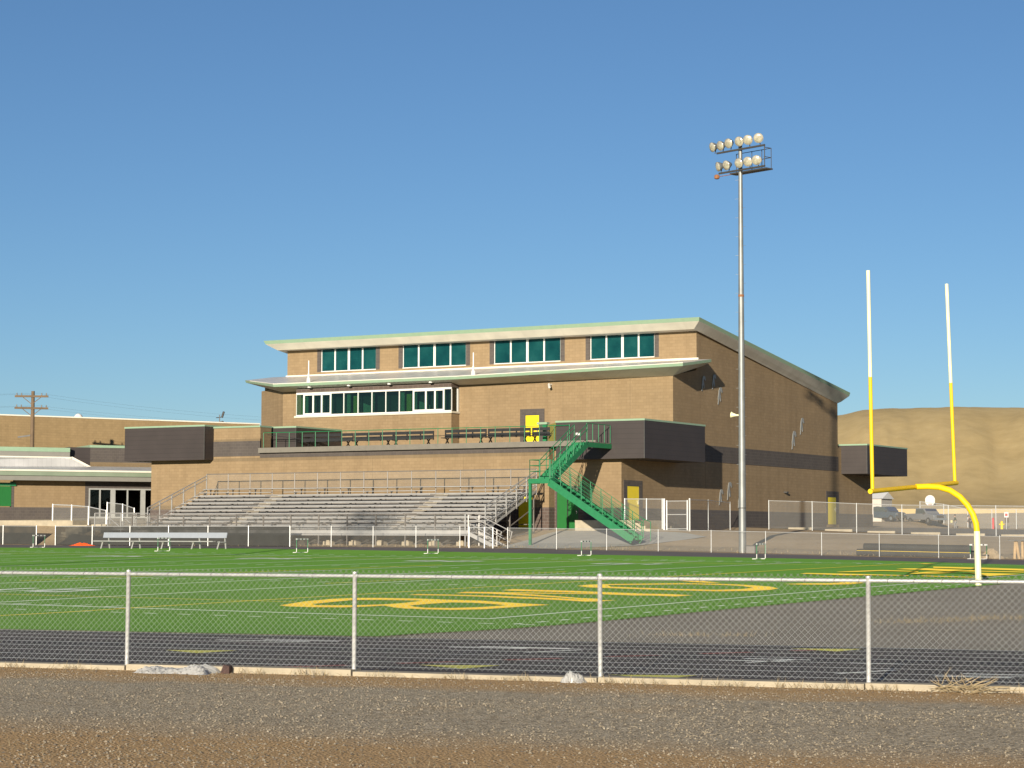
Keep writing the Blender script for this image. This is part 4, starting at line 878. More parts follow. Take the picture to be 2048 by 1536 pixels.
# ------------------------------------------------------------------ light poles
def light_pole():
    gx_, gy_ = -46.49, 103.0; g = gz(gx_, gy_)
    t = thing('light_pole', 'tall galvanised stadium light pole with eleven floodlights beside the far track', 'light pole', (gx_, gy_, g))
    L = lambda x, y, z: (x, y, z)
    m1 = MB(); m1.tube([(0, 0, -.2), (0, 0, 6), (0, 0, 12), (0, 0, 17), (0, 0, 21.45)], [.20, .175, .15, .125, .10], 16); p = m1.build('pole', POLEM, t, smooth=True, local=True)
    for z in (2.3, 13.4):
        m1 = MB(); m1.tube([(0, 0, z), (0, 0, z+.12 if z > 5 else z+.05)], [.152 if z > 5 else .197]*2, 16); m1.build('band', RUST if z > 5 else STEEL, p, local=True)
    m1 = MB()
    for k in range(34):
        z = 3.6+k*.5; s = 1 if k % 2 else -1; m1.tube([(0, 0, z), (s*.29, -.05, z)], .007, 5)
    m1.build('climbing_pegs', POLEM, p, local=True)
    av = Vector((.95, -.31, 0)); nf = Vector((-.31, -.95, 0)); 
    for z, s0, s1 in ((21.2, -1.55, 1.85), (20.1, -1.4, 1.85)):
        m1 = MB(); m1.beam(av*s0+nf*.15+Vector((0, 0, z)), av*s1+nf*.15+Vector((0, 0, z)), .08, .09); m1.build('crossarm', STEEL, t, local=True)
    m1 = MB(); m1.beam(av*-.7-nf*.2+Vector((0, 0, 20.0)), av*1.85-nf*.2+Vector((0, 0, 20.0)), .55, .07); m1.build('service_platform', STEEL, t, local=True)
    m1 = MB()
    for s in (-.65, .45, 1.15, 1.8): m1.tube([av*s-nf*.4+Vector((0, 0, 20)), av*s-nf*.4+Vector((0, 0, 21.1))], .02, 5)
    for z in (20.6, 21.1): m1.tube([av*-.65-nf*.4+Vector((0, 0, z)), av*1.8-nf*.4+Vector((0, 0, z)), av*1.8+nf*.15+Vector((0, 0, z))], .02, 5)
    m1.tube([av*1.83+nf*.15+Vector((0, 0, 20.05)), av*1.83+nf*.15+Vector((0, 0, 21.2))], .025, 5)
    m1.build('platform_rail', STEEL, t, local=True)
    lamps = [(-2.15, 21.55, -.25), (-1.42, 21.55, -.1), (-.68, 21.6, .05), (.28, 21.6, .2), (1.05, 21.6, .45), (1.98, 21.6, .6), (-1.62, 20.45, -.4), (-.88, 20.45, -.1), (.25, 20.45, .1), (1.05, 20.45, .3), (1.82, 20.45, .5)]
    for s, z, yaw in lamps:
        s *= .78; c = av*s+nf*.28+Vector((0, 0, z)); d = (nf*math.cos(yaw)+av*math.sin(yaw)*1.0); d.z = -.28; d.normalize()
        m1 = MB(); m1.tube([c-d*.30, c-d*.26, c-d*.14, c-d*.02, c+d*.09], [.06, .10, .17, .235, .265], 16); lb = m1.build('floodlight', POLEM, t, smooth=True, local=True)
        m1 = MB(); m1.tube([c+d*.07, c+d*.11, c+d*.135, c+d*.145], [.262, .235, .14, .02], 16); m1.build('lens', LAMPG, lb, smooth=True, local=True)
        m1 = MB(); m1.tube([c-d*.2, av*s+nf*.15+Vector((0, 0, z-.35))], .025, 5); m1.build('bracket', STEEL, lb, local=True)
    m1 = MB(); c = av*-1.6+nf*.1+Vector((0, 0, 19.95)); m1.tube([c+av*1.0, c], .02, 5); m1.tube([c+Vector((0, 0, -.12)), c+Vector((0, 0, -.08)), c+Vector((0, 0, .08)), c+Vector((0, 0, .12))], [.08, .14, .14, .08], 10); m1.build('aiming_ball', RUST, t, local=True)
    hn = MB(); hn.tube([(-.12, 0, 7.18), (-.3, 0, 7.18), (-.5, -.04, 7.2), (-.58, -.05, 7.21)], [.04, .05, .12, .17], 12); hn.build('horn_speaker', PALEY, t, smooth=True, local=True)
    return t
LP1 = light_pole()
LP2 = copy_tree(LP1); LP2.location = (-48.9, 25.5, 0); LP2['label'] = 'second tall light pole on the near side of the field, standing left of the picture'
eb = thing('electrical_box', 'grey electrical box at the foot of the light pole', 'electrical box', (-45.95, 102.95, gz(-45.95, 102.95)))
z = gz(-45.95, 102.95); m1 = MB(); m1.box(-46.2, -45.72, 102.8, 103.15, z-.05, z+.36); m1.build('cabinet', GREY, eb, bevel=.015)
m1 = MB(); m1.box(-46.23, -45.69, 102.77, 103.18, z+.36, z+.40); m1.build('lid', STEEL, eb)

# ------------------------------------------------------------------ goal post
gb = (-20.15, 61.3); gz0 = gz(*gb)
GP = thing('goal_post', 'yellow gooseneck goal post with pale yellow base and upright tips', 'goal post', (gb[0], gb[1], gz0))
m1 = MB(); m1.tube([(gb[0], gb[1], gz0-.1), (gb[0]-.03, gb[1], 1.86)], .092, 20); m1.build('base_post', PALEY, GP, smooth=True)
arc = [(gb[0]-.03, 1.86), (-20.20, 2.08), (-20.29, 2.35), (-20.45, 2.62), (-20.68, 2.87), (-20.97, 3.06), (-21.3, 3.16), (-21.65, 3.185), (-22.03, 3.18)]
m1 = MB(); m1.tube([(x, gb[1], z) for x, z in arc], .088, 20); m1.build('gooseneck', YELP, GP, smooth=True)
m1 = MB(); m1.tube([(-22.03, 57.55, 2.97), (-22.03, 65.0, 3.38)], .072, 16); m1.build('crossbar', YELP, GP, smooth=True)
for y, zz, zt_, x1 in ((57.73, 2.98, 9.27, -22.10), (64.84, 3.37, 9.62, -22.22)):
    zm = 6.22 if y < 60 else 6.5; xm = -22.03+(x1+22.03)*(zm-zz)/(zt_-zz)
    m1 = MB(); m1.tube([(-22.03, y, zz), (xm, y, zm)], .055, 14); uu = m1.build('upright', YELP, GP, smooth=True)
    m1 = MB(); m1.tube([(xm, y, zm), (x1, y, zt_)], .0552, 14); m1.build('upright_tip', PALEY, uu, smooth=True)

# ------------------------------------------------------------------ team bench, hurdles, tarp and other loose things
tb = thing('team_bench', 'long aluminium team bench with backrest on the far edge of the turf', 'bench', (-76.3, 92.1, gz(-76.3, 92.1)))
x0, x1, g = -80.75, -71.95, .96
m1 = MB(); m1.box(x0-.1, x1-.5, 91.75, 92.0, g+.39, g+.44); m1.build('seat', ALU, tb)
m1 = MB(); m1.prism([(x0+.15, 92.28, g+.60), (x0+.15, 92.33, g+.60), (x0+.15, 92.40, g+.89), (x0+.15, 92.35, g+.89)], (x1-x0-.15, 0, 0)); m1.build('backrest', mat('brushed aluminium', (.42, .44, .47), .38, .4, var=.05), tb)
for x in (-80.3, -78.1, -76.0, -73.9, -72.15):
    m1 = MB(); m1.beam((x-.06, 91.8, g-.05), (x+.02, 91.9, g+.42), .06, .06); m1.beam((x+.08, 92.42, g-.05), (x+.02, 92.36, g+.85), .06, .06); m1.beam((x, 91.8, g+.38), (x+.1, 92.35, g+.38), .05, .05); m1.build('leg', ALU, tb)
def hurdle():
    t = thing('hurdle', '', 'hurdle', (0, 0, 0), 'hurdles left beside the track')
    m1 = MB(); m1.box(-.012, .012, -.52, .52, .66, .73); tb_ = m1.build('top_bar', WHITE, t, local=True)
    m1 = MB()
    for y in (-.3, 0, .3): m1.box(-.015, .015, y-.05, y+.05, .668, .722)
    m1.build('bar_mark', BLACK, tb_, local=True)
    for y in (-.48, .48):
        m1 = MB(); m1.tube([(0, y, .22), (0, y, .67)], .018, 6); m1.build('upright', GREEN, t, local=True)
        m1 = MB(); m1.tube([(0, y, .24), (0, y, .06), (-.03, y, .025), (-.22, y, .02)], .019, 6); m1.build('foot', WHITE, t, local=True)
    m1 = MB(); m1.tube([(-.2, -.48, .02), (-.2, .48, .02)], .014, 6); m1.build('base_bar', WHITE, t, local=True)
    return t
h0 = hurdle()
HL = [(-86.3, 93.3, 0, 'leftmost hurdle, standing before the concrete steps'), (-73.0, 88.35, 0, 'hurdle standing in front of the team bench'), (-64.4, 88.8, 0, 'hurdle in front of the right end of the windscreen fence'),
      (-57.35, 90.05, 0, 'hurdle in front of the bleachers, left of their entry steps'), (-49.3, 91.1, 0, 'hurdle in front of the green stair'), (-39.95, 90.55, 0, 'hurdle just right of the foot of the light pole'), (-33.15, 100.9, 1.25, 'taller looking hurdle behind the goal post base, beside the black pipes')]
for k, (x, y, a_, lab) in enumerate(HL):
    o = h0 if k == 0 else copy_tree(h0); o.location = (x, y, gz(x, y)+.03); o.rotation_euler.z = a_; o['label'] = lab
def crumple(name, label, cat, loc, L, Wd, H, m, seed, rot=0, bulge=2.3, skew=0):
    r = np.random.default_rng(seed); n, k = 46, 26; mb = MB(); ph = r.uniform(0, 6.28, 12); fr = r.uniform(2, 11, 12)
    for i in range(n):
        for j in range(k):
            u = i/(n-1)*2-1; v = j/(k-1)*2-1
            e = max(0, (1-abs(u)**bulge))*max(0, (1-abs(v)**bulge)); sk = (.65+.35*math.sin(u*2.2+seed))*(1-skew+skew*max(0, (u+1)/1.6)**1.5)
            wr = sum((1-2*abs(math.sin(fr[q]*(u*math.cos(ph[q])+v*math.sin(ph[q])*.6)+ph[q]*3)))*(.055/(1+.3*q)) for q in range(12))
            x = u*L/2*(1+.07*math.sin(v*4+seed)); y = v*Wd/2*(1+.15*math.sin(u*5+seed*2))
            z = max(.0, H*e*sk*(1+wr*1.6)+.008*r.normal())
            mb.v.append((x, y, z))
    mb.f = [(i*k+j, (i+1)*k+j, (i+1)*k+j+1, i*k+j+1) for i in range(n-1) for j in range(k-1)]
    o = mb.build(name, m, local=True); o.location = loc; o.rotation_euler.z = rot; return tag(o, label, cat)
crumple('orange_tarp', 'crumpled orange tarp lying left of the team bench', 'tarp', (-90.2, 101.4, 1.04), 1.75, .7, .47, ORANGE, 3, skew=.75)
crumple('plastic_sheet', 'crumpled clear plastic sheet caught at the foot of the second fence post from the left', 'plastic sheet', (-16.85, FXA(-16.85)-.36, .0), .98, .5, .20, PLAST, 5, .19, bulge=4)
crumple('plastic_bag', 'small crumpled plastic bag caught on the fence kerb', 'plastic bag', (-11.93, FXA(-11.93)-.20, .0), .30, .24, .125, PLAST, 21, .1, bulge=6)
m1 = MB(); q = np_(-16.33)-Vector((0, .3, 0)); m1.add([q+Vector((0, 0, 0)), q+Vector((.12, .03, 0)), q+Vector((.13, .02, .1)), q+Vector((.02, .05, .12)), q+Vector((.04, .2, 0)), q+Vector((.07, .15, .11))], [(0, 1, 2, 3), (3, 2, 5), (0, 3, 5, 4), (1, 4, 5, 2), (0, 4, 1)])
tag(m1.build('rock', mat('dark rock', (.07, .04, .033), .9, var=.3, scale=20)), 'dark reddish rock holding down the plastic sheet', 'rock')
def blades(name, spots, n, spread, ln, m, label=None, cat=None, kind=None, flat=.3, wd=.006, seed=2):
    r = np.random.default_rng(seed); mb = MB()
    for _ in range(n):
        cx, cy = spots[r.integers(len(spots))]; x = cx+r.normal(0, spread[0]); y = cy+r.normal(0, spread[1]); z = gz(x, y)+.02
        an = r.uniform(0, 6.28); L = ln*r.uniform(.4, 1.3); el = r.uniform(.05, 1.2)*(1-flat)+.05
        d = Vector((math.cos(an)*math.cos(el), math.sin(an)*math.cos(el), math.sin(el)))*L; s = Vector((-math.sin(an), math.cos(an), 0))*wd; p = Vector((x, y, z)); bend = Vector((0, 0, -L*.12))
        mb.add([p-s, p+s, p+d*.55+s*.8-bend*.6, p+d*.55-s*.8-bend*.6, p+d], [(0, 1, 2, 3), (3, 2, 4)])
    o = mb.build(name, m); return tag(o, label, cat, kind=kind)
wspots = [(x, FXA(x)-.22-.1*abs(math.sin(x*7))) for x in (-21.3, -19.2, -18.4, -15.9, -15.1, -14.2, -13.3, -12.6, -11.4, -10.9, -10.1, -9.4, -8.9, -8.4, -7.0)]
blades('kerb_weeds', wspots, 650, (.16, .05), .13, STRAW, kind='stuff', flat=.15, wd=.0035, seed=16)
tw = MB(); r = np.random.default_rng(4); c0 = np_(-7.55)+Vector((0, -.30, .02))
for _ in range(70):
    a0 = r.uniform(0, 6.28); pr = Vector((r.normal(0, .17), r.normal(0, .08), abs(r.normal(0, .06)))); ln = r.uniform(.08, .32)
    d = Vector((math.cos(a0), math.sin(a0)*.5, r.uniform(-.05, .5))); k2 = Vector((r.normal(0, .3), r.normal(0, .2), r.normal(0, .15)))
    P3 = [c0+pr+d*ln*t+k2*ln*t*t for t in (0, .35, .7, 1)]; P3 = [Vector((p.x, p.y, max(.012, p.z))) for p in P3]
    tw.tube(P3, [.005, .0045, .004, .002], 4)
tag(tw.build('dry_brush', STRAW), 'tangle of dry twigs lying against the fence kerb at the right', 'dry brush')
ap = [(-16.0+.45*k, 37.4+1.35*k) for k in range(8)]
blades('dry_weeds', [(-14.8+.30*k, 40.2+.55*k) for k in range(9)]+[(-16.4, 33.3), (-15.6, 33.9)], 900, (.35, .35), .14, STRAW, kind='stuff', seed=5)
blades('dry_grass', [(x, FXA(x)-.45) for x in np.arange(-22, -4, .33)]+[(x, FXA(x)-8.8-abs(.8*math.sin(x))) for x in np.arange(-19, -2, .4)], 2600, (.3, .16), .10, STRAW, kind='stuff', flat=.7, wd=.003, seed=6)
blades('bank_weeds', [(x, 103.3+.3*math.sin(x)) for x in np.arange(-90, -25, 1.1)], 1600, (.6, .35), .22, STRAW, kind='stuff', wd=.012, seed=8)
# gravel stones
def stones(name, n, f, m, smin, smax, seed):
    r = np.random.default_rng(seed); base_ = np.array([(1, 0, 0), (-1, 0, 0), (0, 1, 0), (0, -1, 0), (0, 0, 1), (0, 0, -1)], float); fc = np.array([(0, 2, 4), (2, 1, 4), (1, 3, 4), (3, 0, 4), (2, 0, 5), (1, 2, 5), (3, 1, 5), (0, 3, 5)])
    xy = f(r, n); n = len(xy); s = smin+(smax-smin)*r.random(n)**2.5; an = r.uniform(0, 6.28, n)
    V = base_[None]*(s[:, None, None]*r.uniform(.6, 1.25, (n, 6, 1))); V[:, :, 2] *= .7
    ca, sa = np.cos(an)[:, None], np.sin(an)[:, None]; X = V[..., 0]*ca-V[..., 1]*sa; Y = V[..., 0]*sa+V[..., 1]*ca
    V = np.stack([X+xy[:, :1], Y+xy[:, 1:2], V[..., 2]+s[:, None]*.25+.012], -1).reshape(-1, 3)
    F = (fc[None]+6*np.arange(n)[:, None, None]).reshape(-1, 3)
    me = bpy.data.meshes.new(name); me.from_pydata(V.tolist(), [], F.tolist()); 
    for q in m: me.materials.append(q)
    me.polygons.foreach_set('material_index', np.repeat(r.choice(len(m), n, p=[.36, .30, .24, .07, .03][:len(m)]), 8)); me.update()
    o = bpy.data.objects.new(name, me); col.objects.link(o); return tag(o, kind='stuff')
def fgrav(r, n):
    x = r.uniform(-24, -1, n*2); t = r.random(n*2); y = FXA(x)-1.0-t*9.5
    keep = (np.abs(np.arctan2(x, y)-YAW) < .27) & (np.sin(x*1.3+y*.7)+np.sin(y*1.9-x*.4)+r.normal(0, 1.0, n*2) > -1.0)
    return np.stack([x[keep], y[keep]], -1)[:n]
SM = [mat('stone %d' % i, c, .9, var=.25, scale=40) for i, c in enumerate([(.23, .19, .135), (.30, .25, .18), (.14, .115, .085), (.27, .225, .16), (.36, .31, .235)])]
stones('gravel_stones', 36000, fgrav, SM, .004, .017, 12)
def fver(r, n):
    x = r.uniform(-24, -1, n); y = FXA(x)-.25-np.abs(r.normal(0, .5, n)); return np.stack([x, y], -1)
stones('verge_stones', 2500, fver, SM, .005, .016, 13)

# pipes, stakes, pile
for k, (y, z, x0, x1, lab) in enumerate(((103.15, .17, -40.2, -34.2, 'black plastic pipe on the ground at the front of the stack, with a yellow stripe'), (103.52, .17, -39.7, -34.1, 'black plastic pipe on the ground at the back of the stack'), (103.33, .44, -39.9, -34.3, 'topmost black plastic pipe of the stack behind the fence'))):
    p = thing('plastic_pipe', lab, 'pipe', (x0, y, gz(x0, y)), 'black plastic pipes stacked behind the far fence')
    m1 = MB(); m1.tube([(x0, y, gz(x0, y)+z), (x1, y, gz(x1, y)+z)], .185, 14, caps=True); m1.build('pipe', PVC, p, smooth=True)
    if k == 0: m1 = MB(); m1.tube([(x0+.02, y-.17, gz(x0, y)+z+.09), (x1-.02, y-.17, gz(x1, y)+z+.09)], .010, 4); m1.build('stripe', PAINTY, p)
crumple('soil_pile', 'tan pile of soil at the right end of the black pipes', 'soil pile', (-33.3, 103.4, gz(-33.3, 103.4)-.03), 1.25, .8, .5, DIRT, 8)
ws = thing('wood_stakes', 'bundle of leaning wooden posts under a board at the right edge', 'wood posts', (-31.6, 103.5, gz(-31.6, 103.5)))
r = np.random.default_rng(3)
for k in range(8):
    x = -32.2+.2*k; g = gz(x, 103.5); m1 = MB(); m1.tube([(x+.07, 103.3+.1*(k % 2), g-.05), (x-.03+r.normal(0, .03), 103.55, g+.86)], [.075, .065], 9); m1.build('stake', WOOD, ws)
m1 = MB(); g = gz(-31.6, 103.5)
m1.box(-32.45, -30.6, 103.3, 103.8, g+.87, g+.93); m1.build('board', GREY, ws)
for k, (a, b) in enumerate(((-55.94, -54.3), (-53.37, -51.5), (-50.45, -48.6), (-47.52, -45.6), (-44.55, -42.7), (-41.65, -39.8), (-38.7, -36.9))):
    z = gz((a+b)/2, 131.3); m1 = MB(); m1.prism([(a, 131.2, z-.03), (a, 131.36, z-.03), (a, 131.33, z+.13), (a, 131.23, z+.13)], (b-a, 0, 0))
    o = m1.build('parking_stop', CONC2); tag(o, 'concrete parking stop, number %s from the left in the row behind the upper fence' % ['one', 'two', 'three', 'four', 'five', 'six', 'seven'][k], 'parking stop', 'concrete parking stops along the lot edge')
    o['label'] = ['leftmost concrete parking stop of the row, near the building wall', 'second concrete parking stop of the row from the building', 'third concrete parking stop of the row from the building', 'concrete parking stop left of the goal post, fourth from the building', 'concrete parking stop seen between the goal post uprights, fifth from the building', 'concrete parking stop behind the goal post base, sixth from the building', 'last concrete parking stop at the right edge, above the wooden posts'][k]

# ------------------------------------------------------------------ far lot: vehicles, people, posts
def vehicle(name, label, cat, loc, ang, body, kind):
    t = thing(name, label, cat, loc); t.rotation_euler.z = ang
    if kind == 'pickup': prof = [(2.65, .45), (2.7, .75), (2.62, 1.05), (1.35, 1.18), (.75, 1.78), (-.75, 1.82), (-.85, 1.22), (-2.7, 1.2), (-2.72, .5)]; cab = [(1.2, 1.2), (.7, 1.72), (-.65, 1.75), (-.72, 1.2)]
    else: prof = [(2.3, .4), (2.35, .8), (2.2, 1.05), (1.2, 1.15), (.55, 1.72), (-1.9, 1.75), (-2.3, 1.15), (-2.35, .45)]; cab = [(1.1, 1.16), (.55, 1.66), (-1.75, 1.68), (-2.05, 1.16)]
    m1 = MB(); m1.prism([(x, -.92, z) for x, z in prof], (0, 1.84, 0)); b = m1.build('body', body, t, local=True, bevel=.06)
    for y in (-.925, .925):
        m1 = MB(); m1.prism([(x, y-.004 if y < 0 else y, z) for x, z in cab], (0, .004, 0)); m1.build('side_window', INTD, t, local=True)
    m1 = MB(); m1.poly((1.30, -.8, 1.22), (1.30, .8, 1.22), (.80, .75, 1.74), (.80, -.75, 1.74)); m1.build('windscreen', WIND, t, local=True)
    for y in (-.7, .7):
        m1 = MB(); m1.box(2.66 if kind == 'pickup' else 2.30, 2.73 if kind == 'pickup' else 2.36, y-.16, y+.16, .78, .98); m1.build('headlight', CHROME, t, local=True)
    m1 = MB(); m1.box(2.62 if kind == 'pickup' else 2.3, 2.82 if kind == 'pickup' else 2.42, -.9, .9, .42, .62); m1.build('bumper', CHROME if kind == 'pickup' else STEEL, t, local=True)
    m1 = MB(); m1.box(2.67 if kind == 'pickup' else 2.32, 2.72 if kind == 'pickup' else 2.37, -.5, .5, .68, .98); m1.build('grille', STEEL, t, local=True)
    for x in (1.65, -1.75):
        for y in (-.86, .86):
            m1 = MB(); m1.tube([(x, y-.12, .37), (x, y+.12, .37)], .37, 16); wh = m1.build('wheel', TYRE, t, local=True)
            m1 = MB(); m1.tube([(x, y-.125, .37), (x, y+.125, .37)], .2, 12); m1.build('rim', CHROME, wh, local=True)
    for y in (-1.02, 1.02): m1 = MB(); m1.box(.85, 1.0, y-.1, y+.1, 1.15, 1.32); m1.build('mirror', STEEL, t, local=True)
    return t
vehicle('pickup_truck', 'silver pickup truck parked in the far lot below the hill', 'pickup truck', (-85.6, 241.5, gz(-85.6, 241.5)), math.atan2(-.55, .83), mat('silver paint', (.26, .265, .27), .3, .5, var=.03), 'pickup')
vehicle('parked_car', 'dark blue grey car parked left of the silver pickup', 'car', (-90.2, 240.5, gz(-90.2, 240.5)), math.atan2(-.35, .94), mat('blue grey paint', (.06, .085, .11), .3, .3, var=.03), 'suv')
def person(label, loc, ang, joints, tops, legs, extra=None):
    t = thing('person', label, 'person', loc); t.rotation_euler.z = ang
    J = joints; names = list(J); idx = {n: i for i, n in enumerate(names)}
    E_ = [('pelvis', 'chest'), ('chest', 'neck'), ('neck', 'head'), ('head', 'crown'), ('chest', 'shl'), ('chest', 'shr'), ('shl', 'ell'), ('shr', 'elr'), ('ell', 'hal'), ('elr', 'har'), ('hal', 'fil'), ('har', 'fir'), ('pelvis', 'hil'), ('pelvis', 'hir'), ('hil', 'knl'), ('hir', 'knr'), ('knl', 'anl'), ('knr', 'anr'), ('anl', 'tol'), ('anr', 'tor')]
    RAD = dict(pelvis=.15, chest=.16, neck=.06, head=.10, crown=.085, shl=.07, shr=.07, ell=.045, elr=.045, hal=.035, har=.035, fil=.03, fir=.03, hil=.10, hir=.10, knl=.065, knr=.065, anl=.045, anr=.045, tol=.04, tor=.04)
    def skin(name, keep, grow, m):
        ns = [n for n in names if n in keep]; ii = {n: i for i, n in enumerate(ns)}
        me = bpy.data.meshes.new(name); me.from_pydata([J[n] for n in ns], [(ii[a], ii[b]) for a, b in E_ if a in ii and b in ii], []); me.materials.append(m)
        o = bpy.data.objects.new(name, me); col.objects.link(o); o.parent = t
        md = o.modifiers.new('skin', 'SKIN'); me.skin_vertices.new() if not me.skin_vertices else None
        sv = me.skin_vertices[0].data
        for n in ns: sv[ii[n]].radius = (RAD[n]*grow, RAD[n]*grow*.9); sv[ii[n]].use_root = (n == ns[0])
        o.modifiers.new('sub', 'SUBSURF').levels = 1; o.modifiers['sub'].render_levels = 2; return o
    skin('body', set(names), 1.0, mat('skin', (.42, .26, .18), .6))
    skin('jacket', {'pelvis', 'chest', 'shl', 'shr', 'ell', 'elr', 'hal', 'har'}, 1.22, tops)
    skin('trousers', {'pelvis', 'hil', 'hir', 'knl', 'knr', 'anl', 'anr'}, 1.18, legs)
    skin('hair', {'crown'}, 1.0, BLACK) if False else None
    m1 = MB(); hx, hy, hz = J['crown']; m1.tube([(hx-.02, hy, hz-.06), (hx-.02, hy, hz+.0), (hx-.02, hy, hz+.06), (hx-.02, hy, hz+.09)], [.115, .12, .09, .03], 10); m1.build('hair', BLACK, t, smooth=True, local=True)
    if extra: extra(t)
    return t
stand = dict(pelvis=(0, 0, .95), chest=(.02, 0, 1.35), neck=(.04, 0, 1.50), head=(.06, 0, 1.60), crown=(.06, 0, 1.68), shl=(.02, .19, 1.40), shr=(.02, -.19, 1.40), ell=(.08, .25, 1.13), elr=(.08, -.25, 1.13), hal=(.30, .16, 1.05), har=(.30, -.16, 1.05), fil=(.38, .12, 1.06), fir=(.38, -.12, 1.06), hil=(0, .1, .88), hir=(0, -.1, .88), knl=(.12, .11, .50), knr=(-.04, -.11, .50), anl=(.06, .11, .09), anr=(-.18, -.11, .10), tol=(.22, .12, .04), tor=(-.04, -.12, .05))
def parcel(t): m1 = MB(); m1.box(.32, .55, -.26, .26, .80, 1.10); m1.build('carried_box', mat('pale box', (.42, .38, .18), .7), t, local=True)
person('person in a dark green jacket and grey trousers walking with a pale yellow box', (-82.3, 242.2, gz(-82.3, 242.2)), math.radians(200), stand, mat('dark green cloth', (.035, .05, .035), .8), mat('grey cloth', (.17, .17, .17), .8), parcel)
lean = dict(stand); lean.update(chest=(.10, 0, 1.28), neck=(.17, 0, 1.42), head=(.22, 0, 1.50), crown=(.24, 0, 1.58), shl=(.1, .19, 1.33), shr=(.1, -.19, 1.33), ell=(.16, .26, 1.05), elr=(.16, -.26, 1.05), hal=(.26, .22, .82), har=(.30, -.2, .84), fil=(.29, .21, .73), fir=(.34, -.19, .75))
person('person in dark clothes leaning forward just left of the goal post curve', (-80.8, 243.0, gz(-80.8, 243.0)), math.radians(215), lean, mat('dark brown cloth', (.03, .024, .024), .8), mat('black cloth', (.02, .02, .022), .8))
bl = thing('bollard', 'red round bollard at the right side of the far lot', 'bollard', (-78.5, 244.4, gz(-78.5, 244.4)))
z = gz(-78.5, 244.4); m1 = MB(); m1.tube([(-78.5, 244.4, z), (-78.5, 244.4, z+1.35), (-78.5, 244.4, z+1.42)], [.13, .13, .06], 12); m1.build('post', mat('red paint', (.42, .02, .025), .5), bl)
m1 = MB(); m1.tube([(-78.5, 244.4, z-.03), (-78.5, 244.4, z+.05)], .2, 12); m1.build('base', CONC, bl)
z = gz(-77.6, 244.8); hy = thing('fire_hydrant', 'yellow fire hydrant right of the red bollard', 'fire hydrant', (-77.6, 244.8, z))
m1 = MB(); m1.tube([(-77.6, 244.8, z), (-77.6, 244.8, z+.1), (-77.6, 244.8, z+.12), (-77.6, 244.8, z+.85), (-77.6, 244.8, z+.95), (-77.6, 244.8, z+1.05)], [.2, .2, .15, .15, .17, .06], 12); m1.build('barrel', YELP, hy, smooth=True)
m1 = MB(); m1.tube([(-77.9, 244.8, z+.65), (-77.3, 244.8, z+.65)], .075, 8); m1.build('nozzle', YELP, hy)
z = gz(-78.2, 246); sp = thing('road_sign', 'small red and white sign on a grey post behind the hydrant', 'sign', (-77.4, 246, z))
m1 = MB(); m1.tube([(-77.4, 246, z), (-77.4, 246, z+2.1)], .04, 6); m1.build('post', GALV, sp)
m1 = MB(); m1.box(-77.65, -77.15, 245.93, 245.96, z+1.45, z+2.05); pl = m1.build('panel', WHITE, sp)
m1 = MB(); m1.box(-77.55, -77.25, 245.91, 245.93, z+1.6, z+1.9); m1.build('red_disc', mat('sign red', (.4, .05, .05), .5), pl)
fence('distant_fence', 'tall distant chain link fence with white posts right of the hydrant', [(-88.5, 247.6), (-60, 250.5)], 2.3, 3.0, r=.05)
fence('hill_fence', 'distant chain link fence along the foot of the bare hill', [(-150, 285), (-106, 289), (-40, 300)], 1.9, 2.9, r=.045)
sh = thing('storage_shed', 'pale white storage shed standing in the far lot right of the building', 'shed', (-92.3, 240.5, 3.4))
m1 = MB(); m1.box(-95.5, -90.5, 240.0, 243.5, 3.0, 6.2); m1.build('wall', mat('shed wall', (.46, .42, .36), .6, var=.05), sh)
m1 = MB(); m1.prism([(-95.7, 239.8, 6.2), (-95.7, 243.7, 6.2), (-95.7, 241.75, 7.0)], (5.4, 0, 0)); m1.build('roof', WHITE, sh)
m1 = MB(); m1.box(-92.6, -91.5, 239.96, 240.0, 3.4, 5.7); dd = m1.build('door', mat('shed door', (.5, .46, .42), .6, var=.05), sh)
m1 = MB(); m1.box(-91.2, -90.75, 239.95, 240.0, 4.6, 5.3); m1.build('window', INTD, sh)
bb = thing('basketball_hoop', 'white fan shaped basketball backboard on a pole below the hill', 'basketball hoop', (-99.0, 281, gz(-99, 281)))
c = Vector((-99.0, 281, 6.65)); pts = [(-.62, -.35), (-.35, -.62), (.35, -.62), (.62, -.35)]+[(.66*math.cos(t), .1+.66*math.sin(t)) for t in np.linspace(-.2, math.pi+.2, 14)]
m1 = MB(); rv = Vector((.93, .36, 0)); m1.prism([c+rv*a_*1.0+Vector((0, 0, b_)) for a_, b_ in pts], (-.02, .05, 0)); m1.build('backboard', mat('backboard', (.46, .45, .43), .5), bb)
m1 = MB(); m1.tube([(-98.7, 281.6, gz(-99, 281)-.2), (-98.7, 281.6, 6.6), (-98.95, 281.1, 6.6)], .06, 8); m1.build('pole', STEEL, bb)
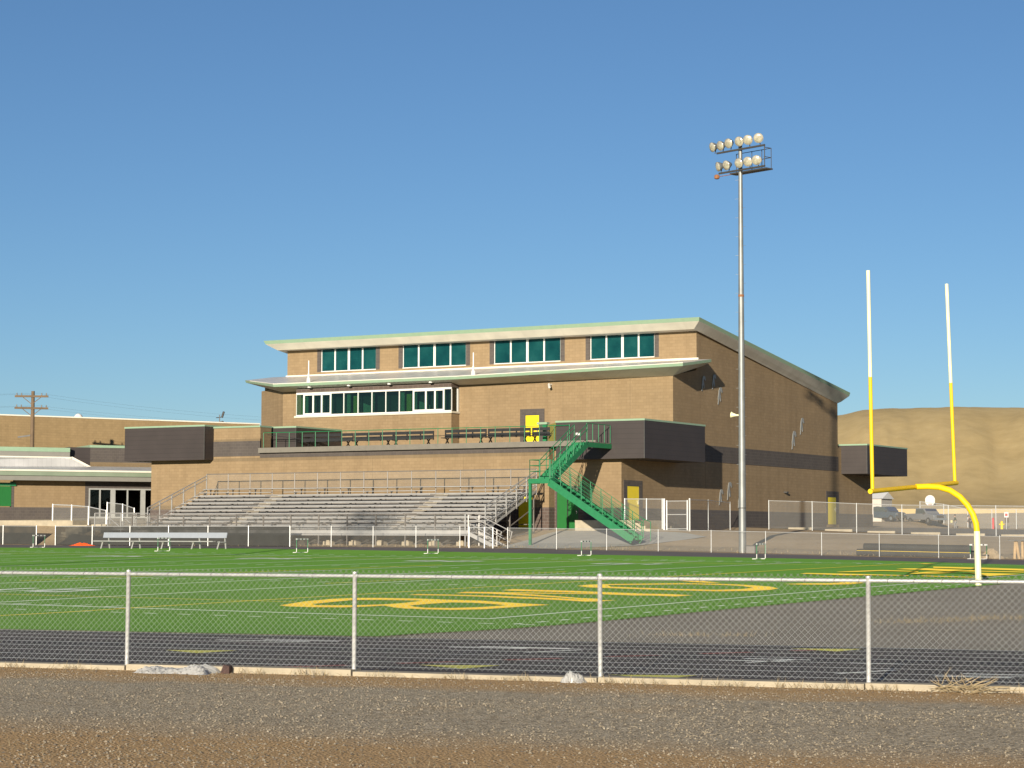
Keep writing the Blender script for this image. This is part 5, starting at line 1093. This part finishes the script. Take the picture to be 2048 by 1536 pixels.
m1 = MB(); rc = c+Vector((.1, -.3, -.45)); m1.tube([rc+Vector((.23*math.cos(t), .23*math.sin(t), 0)) for t in np.linspace(0, 6.28, 13)], .02, 5); m1.build('rim', ORANGE, bb)

# ------------------------------------------------------------------ hill
def fbm(x, y, seed):
    r = np.random.default_rng(seed); o = np.zeros_like(x); 
    for k in range(6):
        f = 2.0**k; a = .55**k
        for _ in range(3):
            th = r.uniform(0, 6.28); ph = r.uniform(0, 6.28); o += a/3*np.sin((x*np.cos(th)+y*np.sin(th))*f+ph+1.3*np.sin((x*np.sin(th)-y*np.cos(th))*f*.7+ph*2))
    return o
na, nr = 420, 90
az = np.radians(np.linspace(-27, 14, na)); rr = np.concatenate([np.linspace(0, 1, 66), np.linspace(1.02, 2.6, nr-66)])
AZ, RR = np.meshgrid(az, rr, indexing='ij')
foot = 306+10*np.sin(AZ*9+1)+8*np.sin(AZ*23); D_ = foot+95*RR
X_ = D_*np.sin(AZ); Y_ = D_*np.cos(AZ)
prof = np.interp(np.degrees(AZ), [-27, -24, -22.3, -21.8, -21.2, -20.6, -19.5, -18.3, -16.8, -12, -4, 14], [5.0, 13.5, 17.6, 18.1, 18.75, 19.0, 18.95, 19.1, 18.9, 19.6, 18, 11])
rise = np.clip(RR, 0, 1); rise = .30*rise+.70*(rise*rise*(3-2*rise))
gul = fbm(AZ*70, RR*2.2, 5)+.6*fbm(AZ*180, RR*4, 6)+.25*fbm(AZ*420, RR*9, 8)
Z_ = 5.4+prof*rise+gul*.6*np.sin(np.clip(RR, 0, 1)*math.pi)**.8+.10*fbm(AZ*240, RR*7, 9)*np.clip(RR*4, 0, 1)-.0*RR
Z_ = np.where(RR > 1, 5.4+prof-(RR-1)*1.2, Z_); Z_[:, 0] -= 2.0
mb = MB(); mb.v = list(zip(X_.ravel().tolist(), Y_.ravel().tolist(), Z_.ravel().tolist()))
mb.f = [(i*nr+j, (i+1)*nr+j, (i+1)*nr+j+1, i*nr+j+1) for i in range(na-1) for j in range(nr-1)]
struct('hill', mb, HILLM, smooth=True)
